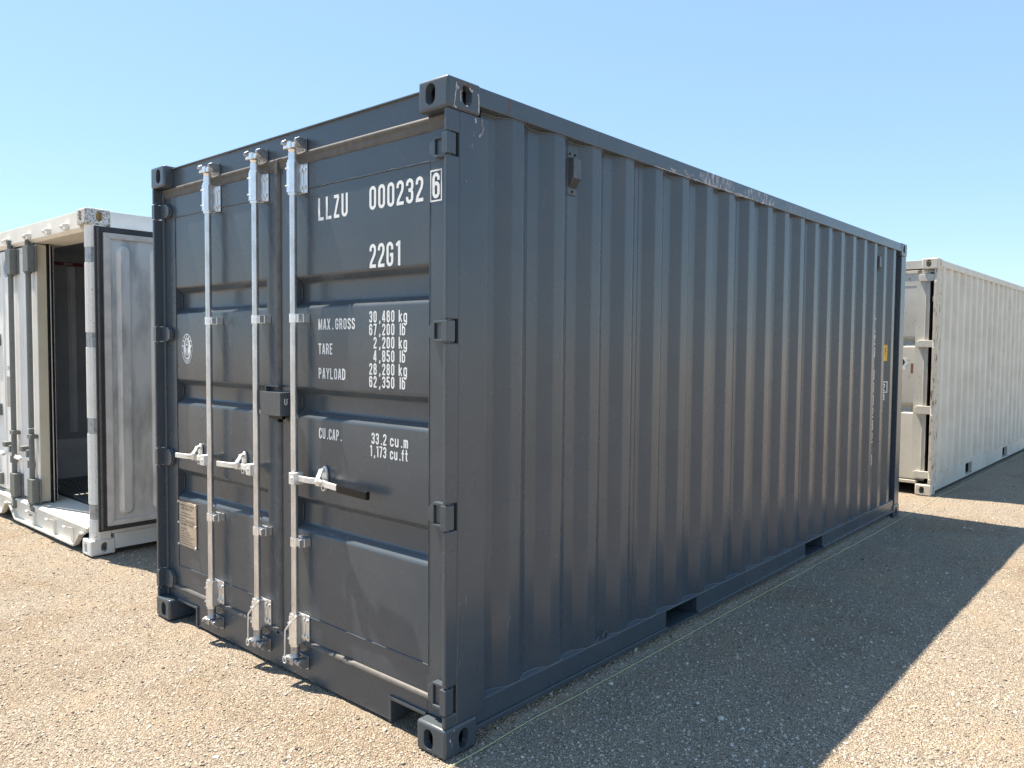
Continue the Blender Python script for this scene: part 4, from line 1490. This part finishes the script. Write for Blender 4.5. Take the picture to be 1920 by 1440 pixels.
MB().box(0.3005, RL - 0.08, 0.076, yw - 0.001, 0.20, 0.212).obj("floor", M_DARK, REF)
slat_src = MB().box(0, 0.030, 0.09, yw - 0.02, 0.2125, 0.236).obj("floor_slat", M_ALU, REF, 0.002)
slat_src.location = (0.335, 0, 0)
for k in range(1, 42):
    c = clone(slat_src, REF)
    c.location = (0.335 + 0.048 * k, 0, 0)

# closed left leaf
RLD = MB().box(0.060, 0.142, 1.222, RW_ - 0.036, 0.236, 2.420).obj("door", M_RW, REF, 0.008, 3)
RLD['label'] = "closed left door with two grey lock rods"
MB().box(0.064, 0.136, 1.2155, 1.2215, 0.242, 2.414).obj("door_edge", M_REDGE, RLD, 0.001)
MB().box(0.1425, 0.158, 1.206, RW_ - 0.05, 0.226, 2.428).obj("seal", M_BLACK, RLD, 0.002)
MB().box(0.1585, 0.166, 1.204, RW_ - 0.06, 0.234, 2.420).obj("door_liner", M_RFRAME, RLD, 0.001)
MB().box(0.1665, 0.184, 1.212, RW_ - 0.07, 0.240, 2.414).obj("seal", M_BLACK, RLD, 0.002)
MB().box(0.1845, 0.190, 1.206, RW_ - 0.08, 0.246, 2.408).obj("door_liner", M_ALU, RLD, 0.001)
MB().box(0.050, 0.0598, 1.205, RW_ - 0.036, 0.200, 0.2355).obj("seal", M_RROD, RLD, 0.002)
MB().box(0.052, 0.0598, 1.240, RW_ - 0.036, 2.4205, 2.440).obj("seal", M_BLACK, RLD, 0.002)
# shallow vertical swages of the outer skin
sw = MB()
for ya in (1.40, 1.56, 1.90, 2.06):
    sw.prism([(0.0598, ya), (0.052, ya + 0.012), (0.052, ya + 0.038), (0.0598, ya + 0.05)], 2, 0.30, 2.36)
sw.obj("door_swage", M_RW, RLD)
for yr, zoff in ((1.292, 0), (1.742, 0)):
    xr_ = 0.022
    MB().tube((xr_, yr, 0.205), (xr_, yr, 2.430), 0.0215, 16).obj("lock_rod", M_RROD, RLD)
    for za, zb in ((2.188, 2.405), (0.232, 0.436)):
        b_ = MB().box(xr_ - 0.030, xr_ + 0.024, yr - 0.085, yr + 0.036, za, zb).box(xr_ + 0.0245, 0.059, yr - 0.110, yr + 0.036, za, zb)
        b_.tube((xr_, yr, za - 0.014), (xr_, yr, za - 0.0005), 0.030, 14)
        for zq in (za + 0.04, (za + zb) / 2, zb - 0.04):
            b_.tube((xr_ + 0.014, yr - 0.099, zq), (xr_ + 0.024, yr - 0.099, zq), 0.009, 8)
        b_.obj("rod_bracket", M_RROD, RLD, 0.006, 3)
    b_ = MB().tube((xr_, yr, 2.4305), (xr_, yr, 2.462), 0.024, 12, 0.018).box(xr_ - 0.03, xr_ + 0.02, yr - 0.04, yr + 0.005, 2.4625, 2.485)
    b_.obj("cam", M_RROD, RLD, 0.004)
    b_ = MB().tube((xr_, yr, 0.150), (xr_, yr, 0.2045), 0.017, 12, 0.028).box(xr_ - 0.028, xr_ + 0.012, yr - 0.02, yr + 0.02, 0.120, 0.1495)
    b_.obj("cam", M_RROD, RLD, 0.004)
    MB().box(xr_ - 0.026, xr_ + 0.030, yr - 0.058, yr + 0.030, 0.780, 0.816).box(xr_ + 0.0305, 0.059, yr - 0.05, yr + 0.02, 0.782, 0.814).obj("rod_guide", M_RROD, RLD, 0.004)
    hn = MB()
    hn.sweep([(xr_ - 0.004, yr + 0.022, 0.60), (xr_ - 0.020, yr + 0.09, 0.600), (xr_ - 0.040, yr + 0.17, 0.602), (xr_ - 0.050, yr + 0.26, 0.604)], 0.030, 0.012)
    hn.tube((xr_ - 0.045, yr + 0.14, 0.592), (xr_ - 0.045, yr + 0.27, 0.595), 0.014, 10)
    hn.obj("handle", M_ZINC_LT, RLD, 0.003)
    hk = MB().box(xr_ - 0.045, xr_ + 0.01, yr + 0.10, yr + 0.17, 0.660, 0.705).box(xr_ - 0.02, xr_ + 0.02, yr + 0.055, yr + 0.095, 0.610, 0.675).box(xr_ - 0.015, 0.058, yr + 0.04, yr + 0.075, 0.520, 0.600)
    hk.obj("handle_catch", M_RROD, RLD, 0.006)
MB().tube((0.022, 1.292, 0.862), (0.022, 1.292, 0.868), 0.024, 14).obj("rod_tape", M_WHITE, RLD)
bd2 = disc(1.955, 2.262, 0.075, 0.082, 0.0508, 32)
bd2.obj("badge", M_BLUE, RLD)
disc(1.950, 2.262, 0.064, 0.071, 0.0502, 32, 0.056, 0.063).obj("badge_ring", M_WHITE, RLD)
disc(1.945, 2.272, 0.030, 0.036, 0.0500, 20).obj("badge_emblem", M_WHITE, RLD)
MB().box(0.0495, 0.0515, 1.870, 2.000, 1.01, 1.285).obj("info_plate", M_GLABEL, RLD)
t_ = MB()
letter_front(t_, "22R1", 2.000, 1.345, 0.035, 0.0510, width=0.10)
t_.obj("lettering", M_INK, RLD)
for zc in (2.25, 1.617, 0.975, 0.33):
    b_ = MB().box(0.030, 0.0595, 2.175, 2.38, zc - 0.055, zc + 0.055)
    b_.obj("hinge_blade", M_RROD, RLD, 0.006)

# open right leaf folded back along the side
ROD = MB().box(0.050, 1.190, -0.088, -0.020, 0.222, 2.440).obj("door", M_RW, REF, 0.006)
ROD['label'] = "right door swung open flat against the side"
sg = MB()
sg.box(0.022, 1.200, -0.106, -0.0885, 0.200, 0.236).box(0.022, 1.200, -0.106, -0.0885, 2.400, 2.444)
sg.box(0.022, 0.080, -0.106, -0.0885, 0.2365, 2.3995).box(1.150, 1.200, -0.106, -0.0885, 0.2365, 2.3995)
sg.obj("seal", M_RSEAL, ROD, 0.004)
ss = MB().tube((0.046, -0.108, 0.215), (0.046, -0.108, 2.43), 0.010, 8)
ss.obj("seal_bead", M_RUBBER, ROD)
fr = MB()
fr.prism([(0.081, 0.2370), (1.149, 0.2370), (1.110, 0.275), (0.128, 0.275)], 1, -0.120, -0.089)
fr.prism([(0.081, 2.399), (1.149, 2.399), (1.110, 2.359), (0.128, 2.359)], 1, -0.120, -0.089)
fr.prism([(0.081, 0.2375), (0.1275, 0.2755), (0.1275, 2.3585), (0.081, 2.3985)], 1, -0.120, -0.089)
fr.prism([(1.149, 0.2375), (1.1105, 0.2725), (1.1105, 2.3615), (1.149, 2.3985)], 1, -0.120, -0.089)
fr.obj("liner_frame", M_RFRAME, ROD, 0.002)
MB().box(0.128, 1.110, -0.104, -0.089, 0.2725, 2.3615).obj("door_liner", M_RDOORIN, ROD)
for xa in (0.170, 0.420, 0.670, 0.92):
    rb = MB()
    zt, zb2 = 2.325, 0.300
    ring0, ring1 = [], []
    for a in range(0, 181, 20):
        ring0.append((xa + 0.055 + 0.055 * math.cos(math.radians(a)), zt - 0.055 + 0.055 * math.sin(math.radians(a))))
        ring1.append((xa + 0.055 + 0.030 * math.cos(math.radians(a)), zt - 0.055 + 0.030 * math.sin(math.radians(a))))
    for a in range(180, 361, 20):
        ring0.append((xa + 0.055 + 0.055 * math.cos(math.radians(a)), zb2 + 0.055 + 0.055 * math.sin(math.radians(a))))
        ring1.append((xa + 0.055 + 0.030 * math.cos(math.radians(a)), zb2 + 0.055 + 0.030 * math.sin(math.radians(a))))
    n_ = len(ring0)
    vs_ = [(p[0], -0.1045, p[1]) for p in ring0] + [(p[0], -0.132, p[1]) for p in ring1]
    rb.add(vs_, [(i, (i + 1) % n_, n_ + (i + 1) % n_, n_ + i)[::-1] for i in range(n_)] + [tuple(range(n_, 2 * n_))[::-1]], False)
    rb.f = [f[::-1] for f in rb.f]
    rb.obj("liner_rib", M_RDOORIN, ROD)

# =================================================================== CREAM CONTAINER (right)
CRZ = -0.0195
CRE = thing("storage_container", "worn cream container with rust along its corner post, behind the dark grey one", "shipping container", (7.345, 0.022, 0), CRZ)
corner_fittings(CRE, L, W, H, M_CRFIT)
CHZ = [(2.346, 2.422), (1.625, 1.701), (0.892, 0.980), (0.184, 0.260)]
pm = MB()
pm.box(0.070, 0.215, 0.006, 0.05, 0.118, H - 0.118)
for a, b in gaps(0.118, H - 0.118, CHZ):
    pm.box(0.006, 0.0695, 0.0055, 0.036, a, b)
pm.obj("corner_post", M_CRPOST, CRE, 0.004)
MB().box(0.006, 0.215, W - 0.05, W - 0.006, 0.118, H - 0.118).obj("corner_post", M_CR, CRE, 0.004)
for y0, y1 in ((0.006, 0.1), (W - 0.1, W - 0.006)):
    MB().box(L - 0.14, L - 0.004, y0, y1, 0.118, H - 0.118).obj("corner_post", M_CR, CRE, 0.004)
MB().box(0.058, 0.15, 0.163, W - 0.163, 2.485, H - 0.012).box(0.060, 0.15, 0.051, 0.1625, 2.44, 2.470).obj("door_header", M_CRDOOR, CRE, 0.003)
cs = MB().prism([(0.163, 0.118), (0.40, 0.118), (0.40, 0.02), (W - 0.40, 0.02), (W - 0.40, 0.118), (W - 0.163, 0.118), (W - 0.163, 0.15), (0.163, 0.15)], 0, 0.030, 0.15)
cs.obj("door_sill", M_CRFIT, CRE, 0.003)
MB().box(0.1785, L - 0.1785, 0.004, 0.062, 2.505, 2.578).obj("top_side_rail", M_CR, CRE, 0.003)
MB().box(0.1785, L - 0.1785, W - 0.062, W - 0.004, 2.505, 2.578).obj("top_side_rail", M_CR, CRE, 0.003)
CPK = [(1.585, 1.915), (3.78, 4.11)]
for mir in (0, 1):
    mb = MB()
    xs = [0.1785, CPK[0][0], CPK[0][1], CPK[1][0], CPK[1][1], L - 0.1785]
    for a, b in ((0, 1), (2, 3), (4, 5)):
        mb.box(xs[a], xs[b], 0.010, 0.050, 0.056, 0.205)
        mb.box(xs[a], xs[b], 0.002, 0.056, 0.036, 0.0555)
    for a, b in ((1, 2), (3, 4)):
        mb.box(xs[a] + .0005, xs[b] - .0005, 0.010, 0.050, 0.190, 0.205)
        mb.box(xs[a] + .0005, xs[b] - .0005, 0.002, 0.30, 0.036, 0.048)
    if mir:
        mb.map(MIR, True)
    mb.obj("bottom_side_rail", M_CR, CRE, 0.002)
pk = MB()
for a, b in CPK:
    pk.box(a - .006, a - .0005, 0.0505, W - 0.0505, 0.05, 0.189).box(b + .0005, b + .006, 0.0505, W - 0.0505, 0.05, 0.189).box(a, b, 0.0505, W - 0.0505, 0.183, 0.189)
pk.obj("forklift_pocket", M_DARK, CRE)
MB().box(0.151, L - 0.06, 0.0535, W - 0.0535, 0.1905, 0.203).obj("floor", M_DARK, CRE)
CP = corr_profile(0.285, 0.3115, 18, 0.2155, L - 0.141, 0.090, 0.050, 0.12, 0.010, 0.046, 0.008)
for seg in split_profile(CP, [0.285 + 0.3115 * k - 0.045 for k in (5, 9, 13)]):
    wall_sheet(seg, 0.2, 2.51).obj("wall_panel", M_CR, CRE)
    wall_sheet(seg, 0.2, 2.51, ny=lambda y: W - y, flip=True).obj("wall_panel", M_CR, CRE)
MB().box(0.151, L - 0.06, 0.0625, W - 0.0625, 2.55, 2.566).obj("roof_panel", M_CR, CRE)
MB().box(L - 0.05, L - 0.03, 0.101, W - 0.101, 0.12, H - 0.03).obj("rear_wall", M_CR, CRE)
# rust stain down one seam of the side
rs_ = MB().box(0.285 + 0.3115 * 9 - 0.075, 0.285 + 0.3115 * 9 - 0.045, 0.0365, 0.0392, 0.3, 2.50)
rs_.obj("seam_strip", M_CRPOST, CRE)
# doors (the right leaf stands a little ajar from its post)
def cream_door(y_out, y_in, mir):
    mb = MB()
    XC = 0.060
    po, pi_ = 0.222, 1.10
    mb.box(XC, XC + 0.05, y_out, po, 0.165, 2.435)
    mb.box(XC, XC + 0.05, pi_, y_in, 0.165, 2.435)
    mb.box(XC + .0004, XC + .049, po + .0005, pi_ - .0005, 2.300, 2.4345)
    pr = pad_profile(0.1655, 2.2995, [(0.892, 1.004), (1.630, 1.736)], XC + 0.003, 0.034, 0.010)
    n = len(pr)
    mb.add([(x, y, z) for y in (po + .0003, pi_ - .0003) for x, z in pr], [(i, i + 1, n + i + 1, n + i) for i in range(n - 1)], True)
    if mir:
        mb.map(MIR, True)
    return mb


CD = cream_door(0.086, 1.205, 0).obj("door", M_CRDOOR, CRE)
CDL = cream_door(0.040, 1.205, 1).obj("door", M_CRDOOR, CRE)
MB().box(0.052, 0.062, 0.0865, 1.20, 2.4355, 2.470).obj("seal", M_CRPOST, CD, 0.003)
MB().box(0.0602, 0.10, 0.070, 0.0858, 0.17, 2.43).obj("seal", M_BLACK, CD)
MB().box(0.052, 0.0598, 0.0865, 1.20, 0.152, 0.1645).obj("seal", M_RUBBER, CD)
MB().tube((0.056, 0.125, 0.17), (0.056, 0.125, 2.43), 0.004, 6).obj("edge_bead", M_CRDOOR, CD)
for a, b in CHZ:
    hb = MB().prism([(0.004, a), (0.175, a), (0.195, a + 0.016), (0.195, b - 0.016), (0.175, b), (0.004, b)], 0, 0.030, 0.0595)
    hb.tube((0.028, 0.020, a - 0.008), (0.028, 0.020, b + 0.008), 0.018, 10)
    hb.obj("hinge", M_CRDOOR, CD, 0.003)
ct = MB().box(0.0615, 0.0622, 0.315, 0.352, 1.372, 1.512).obj("paint_patch", M_WHITE, CD)
ct = MB()
letter_front(ct, "P", 0.395, 1.375, 0.118, 0.0612, width=0.074, t=0.22)
ct.obj("lettering", M_INK, CD)
ct = MB()
letter_front(ct, "S", 0.318, 1.425, 0.085, 0.0612, width=0.030, t=0.16)
ct.obj("lettering", M_WHITE, CD)
MB().box(0.0615, 0.0624, 0.232, 0.258, 1.335, 1.445).obj("rust_spot", M_RUST, CD)
for yr in (0.62, 1.05):
    MB().tube((0.018, yr, 0.12), (0.018, yr, 2.50), 0.017, 12).obj("lock_rod", M_CR, CD)

# =================================================================== STRING LINE AND LOOSE STONES
stp = [(-0.6, -0.048), (0.09, -0.039), (0.36, -0.036), (1.3, -0.036), (2.2, -0.038), (3.6, -0.052), (4.5, -0.060), (6.25, -0.066), (7.3, -0.050), (9.6, -0.085), (12.5, -0.125), (16, -0.18)]
sp_ = []
for a, b in zip(stp[:-1], stp[1:]):
    k = max(2, int((b[0] - a[0]) / 0.15))
    for i in range(k):
        f = i / k
        x, y = a[0] + (b[0] - a[0]) * f, a[1] + (b[1] - a[1]) * f
        sp_.append((x, y, max(ground_z(x, y), -0.008) + 0.008))
so_ = MB().wire(sp_, 0.0019, 6).obj("string_line", M_STRING)
so_['label'] = "thin yellow-green string stretched along the ground past the container bottoms"
so_['category'] = "string"

ROCKS = [(-0.93, 0.80, .020, "pale blocky pebble on the sunlit gravel left of the others by the doors"),
         (-0.75, -0.10, .018, "pale flat pebble on the sunlit gravel close to the front corner casting"),
         (-1.45, 2.40, .020, "whitish rounded pebble on open sunlit gravel far to the left of the doors"),
         (1.02, -0.072, .014, "greenish grey pebble lying in the shade right beside the string"),
         (1.05, -0.62, .018, "pale pebble lying alone in the middle of the long shadow")]
import bmesh
for x, y, s, k in ROCKS:
    bm = bmesh.new()
    bmesh.ops.create_icosphere(bm, subdivisions=2, radius=1)
    for v in bm.verts:
        v.co *= 1 + 0.22 * mnoise.noise(v.co * 1.4 + Vector((x * 7, y * 5, 0)))
        v.co = Vector((v.co.x * s, v.co.y * s * 0.78, v.co.z * s * 0.55))
    me = bpy.data.meshes.new("stone")
    bm.to_mesh(me)
    bm.free()
    at = me.attributes.new('tone', 'FLOAT', 'POINT')
    at.data.foreach_set('value', np.full(len(me.vertices), 0.86, np.float32))
    me.materials.append(M_PEB)
    o = bpy.data.objects.new("stone", me)
    COL.objects.link(o)
    o.location = (x, y, ground_z(x, y) + s * 0.25)
    o.rotation_euler = (0.1, -0.1, x * 9)
    o['label'] = k
    o['category'] = "stone"
